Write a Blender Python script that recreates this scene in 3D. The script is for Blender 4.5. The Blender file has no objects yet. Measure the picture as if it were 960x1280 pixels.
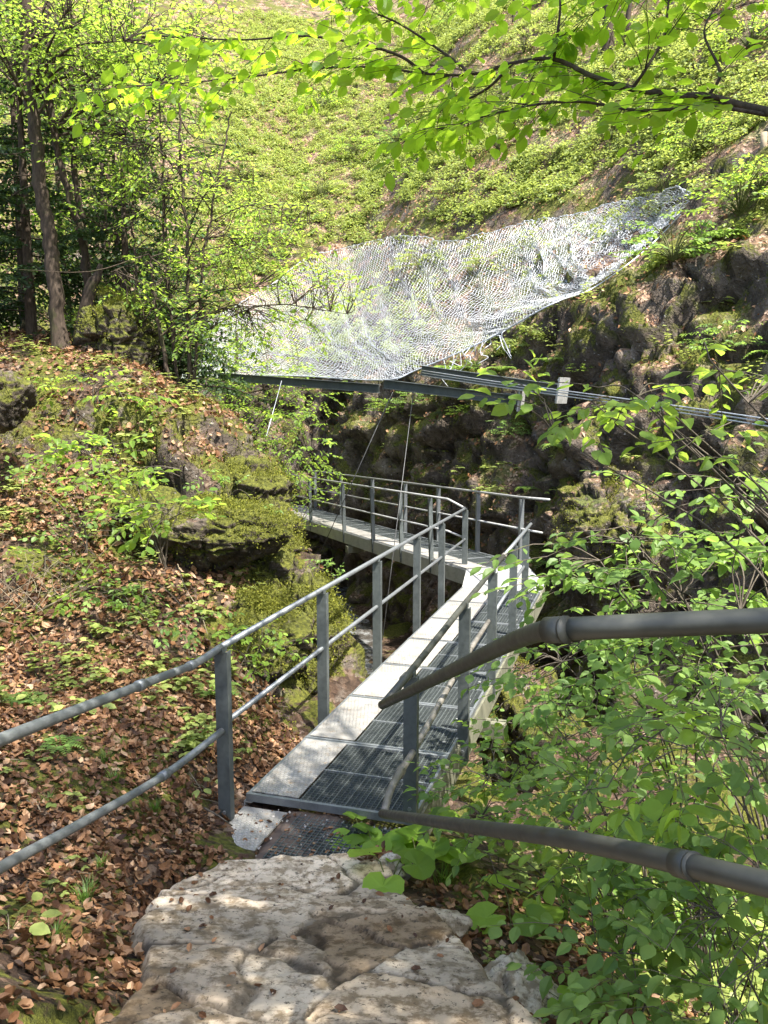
import bpy, math, random
import numpy as np
from mathutils import Vector
random.seed(7); R = np.random.default_rng(7)
sc = bpy.context.scene; COL = sc.collection
F, CZ, PITCH = 1036.0, 2.57, math.radians(7.5)

# ------------------------------------------------------------------ survey: photo point at a known distance or height -> metres
def at(px, py, Y=None, z=None):
    a = (px-480)/F; b = -(py-640)/F
    d = np.array([a, math.cos(PITCH)+b*math.sin(PITCH), -math.sin(PITCH)+b*math.cos(PITCH)])
    t = (z-CZ)/d[2] if z is not None else Y/d[1]
    return np.array([0, 0, CZ])+d*t

# ------------------------------------------------------------------ noise
def _h(ix, iy, iz, s):
    n = (ix*374761393 + iy*668265263 + iz*2147483647 + s*1274126177) & 0xffffffff
    n = ((n ^ (n >> 13))*1103515245) & 0xffffffff
    n = ((n ^ (n >> 16))*2246822519) & 0xffffffff
    return ((n ^ (n >> 15)) & 0xffffff)/float(0xffffff)*2-1
def vnoise(p, s=0):
    p = np.asarray(p, float); i = np.floor(p).astype(np.int64); f = p-i; f = f*f*(3-2*f)
    x, y, z = i[..., 0], i[..., 1], i[..., 2]; r = 0
    for a in (0, 1):
        for b in (0, 1):
            for c in (0, 1):
                w = (f[..., 0] if a else 1-f[..., 0])*(f[..., 1] if b else 1-f[..., 1])*(f[..., 2] if c else 1-f[..., 2])
                r = r+w*_h(x+a, y+b, z+c, s)
    return r
def fbm(p, o=4, s=0, g=.5):
    p = np.asarray(p, float); r = 0; a = 1; t = 0
    for k in range(o):
        r = r+a*vnoise(p, s+k); t += a; a *= g; p = p*2.03+7.1
    return r/t
def ridge(p, o=4, s=0):
    p = np.asarray(p, float); r = 0; a = 1; t = 0
    for k in range(o):
        r = r+a*(1-2*np.abs(vnoise(p, s+k))); t += a; a *= .5; p = p*2.1+3.3
    return r/t
def sst(a, b, x):
    t = np.clip((x-a)/(b-a), 0, 1); return t*t*(3-2*t)

def worley(p, s=0):
    p = np.asarray(p, float); i = np.floor(p).astype(np.int64); f1 = np.full(p.shape[:-1], 9.); f2 = f1.copy(); hid = np.zeros(p.shape[:-1]); g = np.zeros(p.shape)
    for a in (-1, 0, 1):
        for b in (-1, 0, 1):
            for c_ in (-1, 0, 1):
                q = i+np.array([a, b, c_]); o = np.stack([_h(q[..., 0], q[..., 1], q[..., 2], s+k) for k in (1, 2, 3)], -1)*.5+.5; dv_ = q+o-p; d_ = np.sqrt((dv_**2).sum(-1)); h_ = _h(q[..., 0], q[..., 1], q[..., 2], s+7)
                nw = d_ < f1; f2 = np.where(nw, f1, np.minimum(f2, d_)); hid = np.where(nw, h_, hid); g = np.where(nw[..., None], dv_, g); f1 = np.where(nw, d_, f1)
    return f1, f2, hid, g
def blocks(p, s=0):
    # fractured rock: every block has its own depth and a tilted face, with a cleft around it
    pw = p+.18*np.stack([fbm(p*1.5, 3, s+20), fbm(p*1.5, 3, s+21), fbm(p*1.5, 3, s+22)], -1); f1, f2, h_, g = worley(pw, s)
    return h_*.5+g[..., 0]*h_*.9+g[..., 2]*.35-.55*sst(.10, 0, f2-f1)
# ------------------------------------------------------------------ mesh building
class MB:
    def __init__(s): s.v = []; s.f = {3: [], 4: []}; s.n = 0
    def add(s, V, Fs):
        V = np.asarray(V, float).reshape(-1, 3)
        for fa in Fs:
            fa = np.asarray(fa, np.int64)
            if fa.size: s.f[fa.shape[1]].append(fa+s.n)
        s.v.append(V); s.n += len(V)
    def box(s, c, sx, sy, sz, ax=(1, 0, 0), ay=(0, 1, 0), az=(0, 0, 1)):
        c, ax, ay, az = (np.asarray(q, float) for q in (c, ax, ay, az))
        V = [c+ax*sx/2*i+ay*sy/2*j+az*sz/2*k for i in (-1, 1) for j in (-1, 1) for k in (-1, 1)]
        s.add(V, [[[0, 1, 3, 2], [4, 6, 7, 5], [0, 4, 5, 1], [2, 3, 7, 6], [0, 2, 6, 4], [1, 5, 7, 3]]])
    def bar(s, a, b, w, h, up=(0, 0, 1)):
        a = np.asarray(a, float); b = np.asarray(b, float); d = b-a; L = np.linalg.norm(d); d = d/L
        sd = np.cross(d, up); sd /= np.linalg.norm(sd); u = np.cross(sd, d)
        s.box((a+b)/2, w, L, h, sd, d, u)
    def tube(s, P, r, n=8, cap=True):
        P = np.asarray(P, float); m = len(P); r = np.broadcast_to(np.asarray(r, float), (m,))
        T = np.gradient(P, axis=0); T /= np.linalg.norm(T, axis=1)[:, None]+1e-9
        ref = np.array([0, 0, 1.]) if abs(T[0][2]) < .9 else np.array([1., 0, 0])
        u = np.cross(T[0], ref); u /= np.linalg.norm(u); U = []
        for t in T:
            u = u-t*np.dot(u, t); u /= np.linalg.norm(u)+1e-9; U.append(u)
        U = np.array(U); W = np.cross(T, U); a = np.arange(n)*2*math.pi/n
        V = P[:, None]+r[:, None, None]*(np.cos(a)[None, :, None]*U[:, None]+np.sin(a)[None, :, None]*W[:, None])
        V = V.reshape(-1, 3); i = np.arange(m-1)[:, None]*n; j = np.arange(n)[None]; k = (j+1) % n
        Q = np.stack([i+j, i+k, i+n+k, i+n+j], -1).reshape(-1, 4); t3 = []
        if cap:
            V = np.vstack([V, P[:1], P[-1:]]); c = m*n
            t3 = [[c, (q+1) % n, q] for q in range(n)]+[[c+1, (m-1)*n+q, (m-1)*n+(q+1) % n] for q in range(n)]
        s.add(V, [Q, t3] if cap else [Q])
    def build(s, name, mat, parent=None, smooth=True, colors=None):
        me = bpy.data.meshes.new(name); V = np.concatenate(s.v) if s.v else np.zeros((0, 3))
        if parent is not None and parent.type == 'EMPTY': V = V-np.array(parent.location)
        elif parent is not None and parent.get('_o') is not None: V = V-np.array(parent['_o'])
        f3 = np.concatenate(s.f[3]) if s.f[3] else np.zeros((0, 3), int)
        f4 = np.concatenate(s.f[4]) if s.f[4] else np.zeros((0, 4), int)
        me.vertices.add(len(V)); me.vertices.foreach_set('co', V.ravel().astype(np.float32))
        nl = f3.size+f4.size; me.loops.add(nl)
        me.loops.foreach_set('vertex_index', np.concatenate([f3.ravel(), f4.ravel()]).astype(np.int32))
        me.polygons.add(len(f3)+len(f4))
        st = np.concatenate([np.arange(len(f3))*3, f3.size+np.arange(len(f4))*4]).astype(np.int32)
        me.polygons.foreach_set('loop_start', st)
        me.polygons.foreach_set('loop_total', np.array([3]*len(f3)+[4]*len(f4), np.int32))
        me.polygons.foreach_set('use_smooth', np.full(len(f3)+len(f4), smooth))
        me.update(calc_edges=True)
        if colors is not None:
            ca = me.color_attributes.new('Col', 'FLOAT_COLOR', 'POINT')
            ca.data.foreach_set('color', np.c_[colors, np.ones(len(colors))].astype(np.float32).ravel())
        me.materials.append(mat); o = bpy.data.objects.new(name, me); COL.objects.link(o)
        if parent is not None: o.parent = parent
        return o
def tag(o, label=None, cat=None, group=None, kind=None):
    if label: o['label'] = label
    if cat: o['category'] = cat
    if group: o['group'] = group
    if kind: o['kind'] = kind
    return o
def empty(name, loc, label, cat, group=None):
    o = bpy.data.objects.new(name, None); COL.objects.link(o); o.location = loc; o.empty_display_size = .1
    return tag(o, label, cat, group)
def dup(root, loc, rz, scale, label, tilt=(0, 0)):
    r = root.copy(); COL.objects.link(r); r.location = loc; r.rotation_euler = (tilt[0], tilt[1], rz); r.scale = (scale,)*3; r['label'] = label
    for ch in root.children:
        c = ch.copy(); COL.objects.link(c); c.parent = r
        for g in ch.children:
            d = g.copy(); COL.objects.link(d); d.parent = c
    return r
def spline(P, n=6):
    P = np.asarray(P, float); m = len(P); Q = np.vstack([2*P[0]-P[1], P, 2*P[-1]-P[-2]]); out = []
    for i in range(m-1):
        a, b, c, d = Q[i:i+4]
        for t in np.arange(n)/n:
            out.append(.5*((2*b)+(-a+c)*t+(2*a-5*b+4*c-d)*t*t+(-a+3*b-3*c+d)*t**3))
    out.append(P[-1]); return np.array(out)

# ------------------------------------------------------------------ materials
class NT:
    def __init__(s, name):
        s.m = bpy.data.materials.new(name); s.m.use_nodes = True; s.t = s.m.node_tree; s.t.nodes.clear()
        s.out = s.n('ShaderNodeOutputMaterial')
    def n(s, ty, **kw):
        x = s.t.nodes.new(ty)
        for k, v in kw.items():
            if k[0] == '_': setattr(x, k[1:], v)
            else:
                i = x.inputs[int(k[1:])] if (k[0] == 'i' and k[1:].isdigit()) else x.inputs[k.replace('__', ' ')]
                if isinstance(v, bpy.types.NodeSocket): s.t.links.new(v, i)
                else: i.default_value = v
        return x
    def coord(s): return s.n('ShaderNodeTexCoord').outputs['Object']
    def pos(s): return s.n('ShaderNodeNewGeometry').outputs['Position']
    def noise(s, v, scale, detail=4, rough=.55, dist=0):
        return s.n('ShaderNodeTexNoise', Vector=v, Scale=float(scale), Detail=float(detail), Roughness=rough, Distortion=float(dist)).outputs['Fac']
    def ramp(s, fac, stops, interp='LINEAR'):
        r = s.n('ShaderNodeValToRGB', Fac=fac); e = r.color_ramp.elements; r.color_ramp.interpolation = interp
        while len(e) > 1: e.remove(e[-1])
        for k, (p, c) in enumerate(stops):
            x = e[0] if k == 0 else e.new(p)
            x.position = p; x.color = (*c, 1) if len(c) == 3 else c
        return r.outputs['Color']
    def mix(s, f, a, b, mode='MIX'):
        m = s.n('ShaderNodeMix', _data_type='RGBA', _blend_type=mode, i0=f)
        for i, v in ((6, a), (7, b)):
            if isinstance(v, bpy.types.NodeSocket): s.t.links.new(v, m.inputs[i])
            else: m.inputs[i].default_value = (*v, 1)
        return m.outputs[2]
    def math(s, op, a, b=0., c=None):
        m = s.n('ShaderNodeMath', _operation=op, i0=a, i1=b)
        if c is not None: m.inputs[2].default_value = c
        return m.outputs[0]
    def sm(s, v, a, b):
        return s.n('ShaderNodeMapRange', _interpolation_type='SMOOTHSTEP', i0=v, i1=float(a), i2=float(b)).outputs[0]
    def bump(s, h, strength=.5, dist=.02, normal=None):
        b = s.n('ShaderNodeBump', Height=h, Strength=strength, Distance=dist)
        if normal is not None: s.t.links.new(normal, b.inputs['Normal'])
        return b.outputs['Normal']
    def pbr(s, col, rough=.8, metal=0., normal=None, spec=.3):
        b = s.n('ShaderNodeBsdfPrincipled')
        for k, v in (('Base Color', col), ('Roughness', rough), ('Metallic', metal), ('Specular IOR Level', spec)):
            if isinstance(v, bpy.types.NodeSocket): s.t.links.new(v, b.inputs[k])
            else: b.inputs[k].default_value = (*v, 1) if isinstance(v, tuple) else v
        if normal is not None: s.t.links.new(normal, b.inputs['Normal'])
        return b.outputs[0]
    def done(s, sh): s.t.links.new(sh, s.out.inputs[0]); return s.m

def leaf_mat(name, c1, c2, trans, k=.45, rough=.45, brown=0):
    t = NT(name); g = t.n('ShaderNodeNewGeometry'); r = g.outputs['Random Per Island']
    col = t.ramp(r, [(0, c1), (.85, c2), (1, tuple(min(1, q*1.5) for q in c2))])
    tr = t.mix(.5, trans, col); tr = t.ramp(r, [(0, tuple(q*.75 for q in trans)), (1, tuple(min(q*1.15, 1) for q in trans))])
    nz = t.noise(t.pos(), 60, 2); col = t.mix(t.math('MULTIPLY', nz, .35), col, tuple(q*.5 for q in c1))
    p = t.pbr(col, rough, 0, None, .3); tl = t.n('ShaderNodeBsdfTranslucent', Color=tr).outputs[0]
    return t.done(t.n('ShaderNodeMixShader', Fac=k, i1=p, i2=tl).outputs[0])
M = {}
M['leaf'] = leaf_mat('leaf_green', (.095, .175, .045), (.20, .30, .075), (.36, .54, .09), .5)
M['leaf_bright'] = leaf_mat('leaf_beech', (.095, .18, .03), (.20, .30, .05), (.48, .66, .08), .55)
M['leaf_branch'] = leaf_mat('leaf_backlit', (.06, .17, .02), (.17, .30, .04), (.62, .88, .05), .66)  # translucent tint raised: backlight painted into branch leaves that the crown shades
M['leaf_dark'] = leaf_mat('leaf_dark', (.018, .045, .012), (.04, .085, .02), (.06, .13, .015), .3)
M['leaf_yellow'] = leaf_mat('leaf_young', (.12, .22, .025), (.20, .32, .04), (.42, .62, .05), .5)
M['needle'] = leaf_mat('needle', (.022, .042, .016), (.05, .085, .03), (.08, .14, .03), .3)
M['herb'] = leaf_mat('herb', (.13, .185, .045), (.31, .36, .10), (.50, .58, .12), .42)
M['moss'] = leaf_mat('moss_tuft', (.07, .085, .010), (.20, .20, .025), (.25, .26, .03), .3, .8)
M['grass'] = leaf_mat('grass', (.06, .13, .02), (.14, .22, .04), (.25, .4, .04), .4)
M['twig_dry'] = leaf_mat('dry_twig', (.12, .10, .06), (.22, .18, .12), (.2, .18, .1), .1)

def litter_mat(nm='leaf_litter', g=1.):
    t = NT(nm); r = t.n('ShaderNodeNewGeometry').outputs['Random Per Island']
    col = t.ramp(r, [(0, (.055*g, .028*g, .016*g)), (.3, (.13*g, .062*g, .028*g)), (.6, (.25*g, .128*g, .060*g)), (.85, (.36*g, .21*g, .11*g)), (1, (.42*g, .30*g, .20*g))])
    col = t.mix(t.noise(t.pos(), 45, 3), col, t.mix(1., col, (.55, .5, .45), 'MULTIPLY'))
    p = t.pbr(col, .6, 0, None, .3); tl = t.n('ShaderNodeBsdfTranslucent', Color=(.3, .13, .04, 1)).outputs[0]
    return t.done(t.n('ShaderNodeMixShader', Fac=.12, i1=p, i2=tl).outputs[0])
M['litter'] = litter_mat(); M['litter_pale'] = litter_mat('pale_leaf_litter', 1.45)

def terrain_mat(name, green=0., rockdark=1., mossy=1., nz0=.5, nz1=.72):
    t = NT(name); P = t.pos(); g = t.n('ShaderNodeNewGeometry'); nz = t.n('ShaderNodeSeparateXYZ', Vector=g.outputs['Normal']).outputs[2]
    vor = t.n('ShaderNodeTexVoronoi', Vector=P, Scale=22.0); vc = t.n('ShaderNodeSeparateColor', Color=vor.outputs['Color']).outputs[0]
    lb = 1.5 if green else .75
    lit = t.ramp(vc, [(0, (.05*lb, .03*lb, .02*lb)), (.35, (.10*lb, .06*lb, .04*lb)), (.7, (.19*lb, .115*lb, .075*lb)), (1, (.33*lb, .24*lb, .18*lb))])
    soil = t.ramp(t.noise(P, 9, 5), [(.3, (.02, .014, .01)), (.7, (.075, .048, .032))])
    top = t.mix(t.sm(t.noise(P, 2.3, 4), .35, .6), soil, lit)
    if green:
        gr = t.ramp(t.noise(P, 7, 4), [(.3, (.05, .075, .02)), (.7, (.15, .19, .05))])
        top = t.mix(t.math('MULTIPLY', t.sm(t.noise(P, 1.1, 6, .7), .46, .60), .6), top, gr)
    mp = t.n('ShaderNodeMapping', Vector=P); mp.inputs['Scale'].default_value = (1, 1, .75)
    n1 = t.noise(mp.outputs[0], 1.7, 8, .65, .6); n2 = t.noise(P, 14, 6, .7)
    rock = t.ramp(n1, [(.25, (.018*rockdark, .015*rockdark, .012*rockdark)), (.45, (.07*rockdark, .055*rockdark, .042*rockdark)), (.6, (.15*rockdark, .12*rockdark, .095*rockdark)), (.78, (.30*rockdark, .27*rockdark, .24*rockdark))])
    rock = t.mix(t.sm(n2, .6, .72), rock, (.36*rockdark, .34*rockdark, .31*rockdark))
    rock = t.mix(t.sm(n2, .42, .3), rock, (.012, .010, .008))
    col = t.mix(t.sm(t.math('ADD', nz, t.math('MULTIPLY', t.math('SUBTRACT', t.noise(P, 3.5, 4), .5), .5)), nz0, nz1), rock, top)
    ms = t.ramp(t.noise(P, 30, 4), [(.3, (.035, .042, .008)), (.7, (.15, .155, .022))])
    mf = t.math('MULTIPLY', t.sm(t.math('ADD', t.math('MULTIPLY', t.noise(P, 1.3, 5, .6), .7), t.math('MULTIPLY', t.noise(P, 9, 5, .7), .3)), .60-.07*mossy, .66-.07*mossy), t.sm(nz, -.2, .35))
    col = t.mix(t.math('MULTIPLY', mf, .92), col, ms)
    h = t.math('ADD', t.math('MULTIPLY', n2, 1.), t.math('MULTIPLY', vor.outputs['Distance'], .5))
    h = t.math('ADD', h, t.math('MULTIPLY', t.noise(P, 60, 3, .7), .4))
    ve = t.n('ShaderNodeTexVoronoi', _feature='DISTANCE_TO_EDGE', Vector=mp.outputs[0], Scale=3.2).outputs[0]; ck = t.sm(t.math('ADD', ve, t.math('MULTIPLY', n2, .08)), .07, .03); rk = t.sm(nz, .75, .5)
    col = t.mix(t.math('MULTIPLY', t.math('MULTIPLY', ck, rk), t.math('MULTIPLY', t.sm(t.noise(P, 1.1, 3), .48, .62), .45)), col, (.01, .008, .006)); h = t.math('SUBTRACT', h, t.math('MULTIPLY', t.math('MULTIPLY', ck, rk), .35))
    return t.done(t.pbr(col, .9, 0, t.bump(h, .9, .06), .2))
M['ground'] = terrain_mat('forest_floor', 0, .95, 1.9)
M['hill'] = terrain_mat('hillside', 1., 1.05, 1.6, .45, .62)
M['rock'] = terrain_mat('mossy_rock', 0, .9, 3.2, .86, .98)

def bark(name, a, b, moss=.3):
    t = NT(name); P = t.pos(); mp = t.n('ShaderNodeMapping', Vector=P); mp.inputs['Scale'].default_value = (1, 1, .25)
    n = t.noise(mp.outputs[0], 40, 5, .65); c = t.ramp(n, [(.3, a), (.7, b)])
    c = t.mix(t.math('MULTIPLY', t.sm(t.noise(P, 4, 4), .55, .65), moss), c, (.05, .06, .015))
    return t.done(t.pbr(c, .85, 0, t.bump(n, .6, .01), .2))
M['bark'] = bark('bark_brown', (.022, .016, .011), (.085, .062, .045))
M['bark_grey'] = bark('bark_grey', (.035, .028, .02), (.14, .115, .09), .2)
M['stem'] = bark('green_stem', (.05, .06, .02), (.14, .15, .05), 0)
M['twigpale'] = bark('pale_twig', (.10, .08, .05), (.28, .23, .16), 0)

def metal(name, a, b, rough=.5, met=.6, sc_=30):
    t = NT(name); P = t.pos(); n = t.noise(P, sc_, 5, .6); n2 = t.noise(P, 4, 4, .6)
    c = t.ramp(t.math('ADD', t.math('MULTIPLY', n, .5), t.math('MULTIPLY', n2, .5)), [(.35, a), (.65, b)])
    r = t.n('ShaderNodeMapRange', i0=n, i1=.3, i2=.7, i3=rough-.1, i4=rough+.12).outputs[0]
    return t.done(t.pbr(c, r, met, t.bump(n, .12, .003), .5))
M['galv'] = metal('galvanised_steel', (.16, .17, .175), (.25, .265, .27), .5, .6, 90)
M['galv_post'] = metal('weathered_post_steel', (.07, .08, .078), (.13, .145, .14), .6, .45)
M['galv_light'] = metal('pale_galvanised_beam', (.22, .22, .21), (.40, .395, .38), .55, .3)
M['beam_green'] = metal('mossy_beam_side', (.08, .08, .055), (.19, .185, .13), .7, .1, 12)
M['pipe'] = metal('worn_pipe', (.030, .031, .026), (.065, .066, .055), .5, .15, 22)
M['pipe_light'] = metal('pale_worn_pipe', (.11, .10, .085), (.24, .22, .19), .55, .3, 14)
M['wire'] = metal('net_wire', (.50, .52, .55), (.68, .70, .73), .45, .3)
M['cable'] = metal('steel_cable', (.35, .37, .40), (.6, .62, .65), .4, .6)
M['cable_dark'] = metal('dark_cable', (.05, .05, .05), (.12, .12, .12), .5, .4)

def tread():
    t = NT('white_tread_plate'); P = t.coord(); br = t.n('ShaderNodeTexVoronoi', Vector=P, Scale=34.0); br.inputs['Randomness'].default_value = .15
    st = t.sm(br.outputs['Distance'], .30, .42); n = t.noise(t.pos(), 5, 6, .7)
    c = t.ramp(n, [(.35, (.20, .185, .165)), (.6, (.36, .345, .32))]); c = t.mix(t.math('MULTIPLY', st, .5), c, (.20, .19, .17))
    c = t.mix(t.sm(t.noise(t.pos(), 18, 6, .75), .54, .68), c, (.22, .17, .12))
    return t.done(t.pbr(c, .5, .0, t.bump(st, .9, .008), .4))
M['tread'] = tread()

def stone_mat():
    t = NT('path_stone'); P = t.pos(); c = t.n('ShaderNodeVertexColor', _layer_name='Col').outputs[0]
    n = t.noise(P, 12, 8, .7); n2 = t.noise(P, 3, 5, .6)
    c = t.mix(t.sm(n, .44, .60), c, t.mix(1., c, (.42, .38, .32), 'MULTIPLY'))
    c = t.mix(t.math('MULTIPLY', t.sm(n2, .5, .7), .3), c, (.20, .165, .12))
    c = t.mix(t.sm(t.noise(P, 38, 5, .75), .55, .66), c, (.045, .035, .025))
    h = t.math('ADD', t.noise(P, 25, 8, .75), t.math('MULTIPLY', t.noise(P, 90, 4, .7), .5))
    return t.done(t.pbr(c, .9, 0, t.bump(h, .5, .012), .2))
M['stone'] = stone_mat()
def water():
    t = NT('stream_water'); P = t.pos(); n = t.noise(P, 5, 4)
    c = t.ramp(t.noise(P, 3, 6, .7), [(.45, (.08, .07, .06)), (.66, (.35, .36, .36))])
    return t.done(t.pbr(c, .15, 0, t.bump(n, .5, .05), .6))
M['water'] = water()
def tmp(name, col, rough=.9):
    t = NT(name); n = t.noise(t.pos(), 20, 5); return t.done(t.pbr(t.mix(n, col, tuple(q*.45 for q in col)), rough, 0, t.bump(n, .4, .01)))
M['pebble'] = tmp('pebble_stone', (.50, .46, .42)); M['red'] = tmp('red_paint', (.35, .05, .05)); M['wood'] = tmp('cut_wood', (.38, .30, .2))
M['dirt'] = tmp('trodden_dirt', (.11, .08, .065))

# ------------------------------------------------------------------ near ground (thin plate spline through surveyed points)
CP = []
def c(px, py, Y=None, z=None): CP.append(at(px, py, Y, z))
def w(x, y, z): CP.append(np.array([x, y, z], float))
c(278, 1012, z=-.06); c(200, 1060, Y=4.25); c(100, 1000, Y=4.4); c(0, 1000, Y=4.2); c(0, 1150, Y=3.0); c(0, 1270, Y=2.1); c(110, 1200, Y=2.9)
c(140, 1120, Y=3.5); c(0, 860, Y=6.0); c(130, 860, Y=5.9); c(240, 930, Y=5.4); c(300, 905, Y=6.1); c(0, 700, Y=7.5); c(110, 720, Y=7.4); c(220, 800, Y=6.8)
c(0, 560, Y=9.2); c(120, 560, Y=9.2); c(230, 600, Y=8.8); c(300, 640, Y=8.6); c(200, 690, Y=7.9); c(300, 760, Y=7.7); c(350, 840, Y=7.4)
c(0, 430, Y=11.8); c(100, 430, Y=11.6); c(215, 505, Y=11.); c(285, 560, Y=10.4); c(315, 600, Y=10.); c(335, 650, Y=9.5); c(335, 690, Y=9.2); w(-1.05, 10.6, -.6); c(225, 750, Y=8.5); c(235, 720, Y=8.6); w(-.75, 9.8, -1.2); w(-.85, 11, -2.4)
c(395, 905, z=-.25); c(420, 870, Y=7.6); c(385, 740, Y=8.8); c(405, 820, Y=8.3)
w(-.2, 9.3, -1.6); w(.3, 10.8, -2.6); w(-.6, 11, -2.5); w(-1.2, 12, -2.6); w(-2.2, 12, -.5); w(-3.5, 13, 2.6); w(-6, 14, 3.4); w(-9, 13, 4.5); w(-4, 15, .8); w(-7, 16.5, 2.2); w(-3, 16, -2.5); w(-5, 18, -1.5); w(-9, 17, 3)
w(0, 14, -2.9); w(0, 18, -2.9); w(-1.5, 17, -2.9); w(1.5, 15, -2.6); w(-2, 21, -2.9); w(-9, 21, 0); w(2, 21, -2.4); w(5, 18, -2)
w(0, 4.3, -.04); w(-.6, 4.5, -.05); w(.2, 4.7, -.12); w(0, 5.5, -.35); w(-.4, 5.4, -.3); w(.3, 6.5, -.75); w(.5, 8, -1.5); w(-.2, 7.4, -.6)
w(.75, 5.2, -.45); w(1.2, 5.6, -.9); w(1.5, 7, -2); w(2.5, 8, -2.9); w(1.6, 10, -2.9); w(3, 10, -2.6); w(4, 8, -2.6); w(5.5, 6, -2.2); w(7, 5, -1.5)
w(0, 3.4, .23); w(0, 2.6, .45); w(-.9, 2.4, .62); w(-.8, 3.4, .27); w(0, 1.2, .85); w(0, 0, 1.0); w(0, -2, 1.2); w(.7, 2.9, .25); w(.55, 3.8, .0); w(.9, 4.4, -.22); w(1.0, 2.6, .2); w(1.4, 3.2, -.25)
w(2, 4.2, -1.1); w(3, 5.2, -2.0); w(2.6, 2.8, -.9); w(4, 3.4, -1.7); w(1.6, 1.2, .9); w(3, 1, .3); w(5, 2, -1); w(7, 1, 0); w(2.5, -1, 1.2); w(6, -2, 1.5); w(-2, 1, 1.35); w(-2, -1.5, 1.9); w(-4, 0, 2.4); w(-7, 1, 4); w(-7, -2, 4.5); w(-5, 4, 2.2); w(-9, 6, 4.4); w(-9, 10, 4.6); w(-7, 8, 2.9)
CP = np.array(CP)
def _tps(d2): return np.where(d2 > 1e-9, d2*np.log(np.maximum(d2, 1e-9))*.5, 0)
n = len(CP); K = _tps(((CP[:, None, :2]-CP[None, :, :2])**2).sum(-1))+np.eye(n)*.12
Pm = np.c_[np.ones(n), CP[:, :2]]; A = np.block([[K, Pm], [Pm.T, np.zeros((3, 3))]]); W = np.linalg.solve(A, np.r_[CP[:, 2], 0, 0, 0])
def H0(x, y):
    sh = np.shape(x); x = np.ravel(x); y = np.ravel(y); o = np.empty(len(x))
    for s in range(0, len(x), 20000):
        q = slice(s, s+20000); d = (x[q, None]-CP[None, :, 0])**2+(y[q, None]-CP[None, :, 1])**2
        o[q] = _tps(d)@W[:n]+W[n]+W[n+1]*x[q]+W[n+2]*y[q]
    return np.clip(o, -3.1, 9).reshape(sh)
GX = np.arange(-10, 8.01, .06); GY = np.arange(-3, 22.01, .07)
gx, gy = np.meshgrid(GX, GY); gz = H0(gx, gy)
sx = np.gradient(gz, .06, axis=1); sy = np.gradient(gz, .07, axis=0); slope = np.sqrt(sx**2+sy**2)
P3 = np.stack([gx, gy, gz], -1)
inpath = sst(1.25, .85, np.abs(gx+.1))*sst(4.8, 4.4, gy)*sst(1.0, 2.0, gy)
deckd = sst(1.1, .5, np.abs(gx-.25-(gy-5)*.3))*sst(4.6, 5.0, gy)*sst(14, 13, gy)
amp = (.05+.30*sst(.7, 1.8, slope))*(1-.8*inpath)
disp = fbm(P3*1.1, 5, 3)*amp*1.7+ridge(P3*np.array([1.6, 1.6, 2.2]), 5, 11)*sst(.55, 1.5, slope)*.34+fbm(P3*4.5, 5, 30)*(.03+.09*sst(.5, 1.3, slope))*(1-inpath)
NRM = np.stack([-sx, -sy, np.ones_like(sx)], -1); NRM /= np.linalg.norm(NRM, axis=-1)[..., None]
rk = sst(.55, 1.3, slope)*(1-inpath); disp = disp+rk*(blocks(P3*np.array([1.5, 1.5, 1.6]), 31)*.22+blocks(P3*3.8, 37)*.07)
P3 = P3+NRM*disp[..., None]
# keep the bank below the bridge deck
P3[..., 2] = np.where(deckd > .02, np.minimum(P3[..., 2], -.16-.022*(gy-5)+(1-deckd)*.5), P3[..., 2])
def path_shape(X, Y):
    wob = fbm(np.stack([X*2.2, Y*2.2, X*0+4], -1), 4, 8)*.16
    lft = np.interp(Y, [0, 2.6, 3.0, 3.4, 3.9, 4.15, 4.4, 4.6], [-1.0, -.95, -1.0, -1.10, -1.17, -1.03, -.85, -.9])+wob; rgt = np.interp(Y, [0, 2.6, 3.0, 3.4, 3.9, 4.3, 4.6], [.9, .55, .42, .28, .16, .05, 0])+wob*.5
    return np.minimum(np.minimum(X-lft, rgt-X), 4.42+.10*X+wob*.2-Y)
def path_base(Y): return np.interp(Y, [0, 1.2, 2.0, 2.7, 3.05, 3.12, 3.42, 3.50, 3.9, 4.5], [1.12, .93, .68, .50, .40, .37, .33, .20, .10, .035])
_in = path_shape(gx, gy); P3[..., 2] = np.where((gy > .8) & (gy < 4.7), P3[..., 2]*(1-sst(-.10, .0, _in))+np.clip(P3[..., 2], path_base(gy)-.10, path_base(gy)-.012-.07*sst(.02, .10, _in))*sst(-.10, .0, _in), P3[..., 2])
P3[..., 2] = np.where((gy > 4.2) & (gy < 5.3) & (gx > -.75) & (gx < .45), np.minimum(P3[..., 2], -.16), P3[..., 2])
def H(x, y):
    fx = np.clip((np.asarray(x, float)+10)/.06, 0, len(GX)-2); fy = np.clip((np.asarray(y, float)+3)/.07, 0, len(GY)-2)
    i = fx.astype(int); j = fy.astype(int); a = fx-i; b = fy-j; Z = P3[..., 2]
    return Z[j, i]*(1-a)*(1-b)+Z[j, i+1]*a*(1-b)+Z[j+1, i]*(1-a)*b+Z[j+1, i+1]*a*b
def gridfaces(ny, nx):
    i = np.arange(ny-1)[:, None]*nx; j = np.arange(nx-1)[None]
    return np.stack([i+j, i+j+1, i+nx+j+1, i+nx+j], -1).reshape(-1, 4)
m = MB(); m.add(P3.reshape(-1, 3), [gridfaces(len(GY), len(GX))]); tag(m.build('ground', M['ground']), kind='structure')
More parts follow.
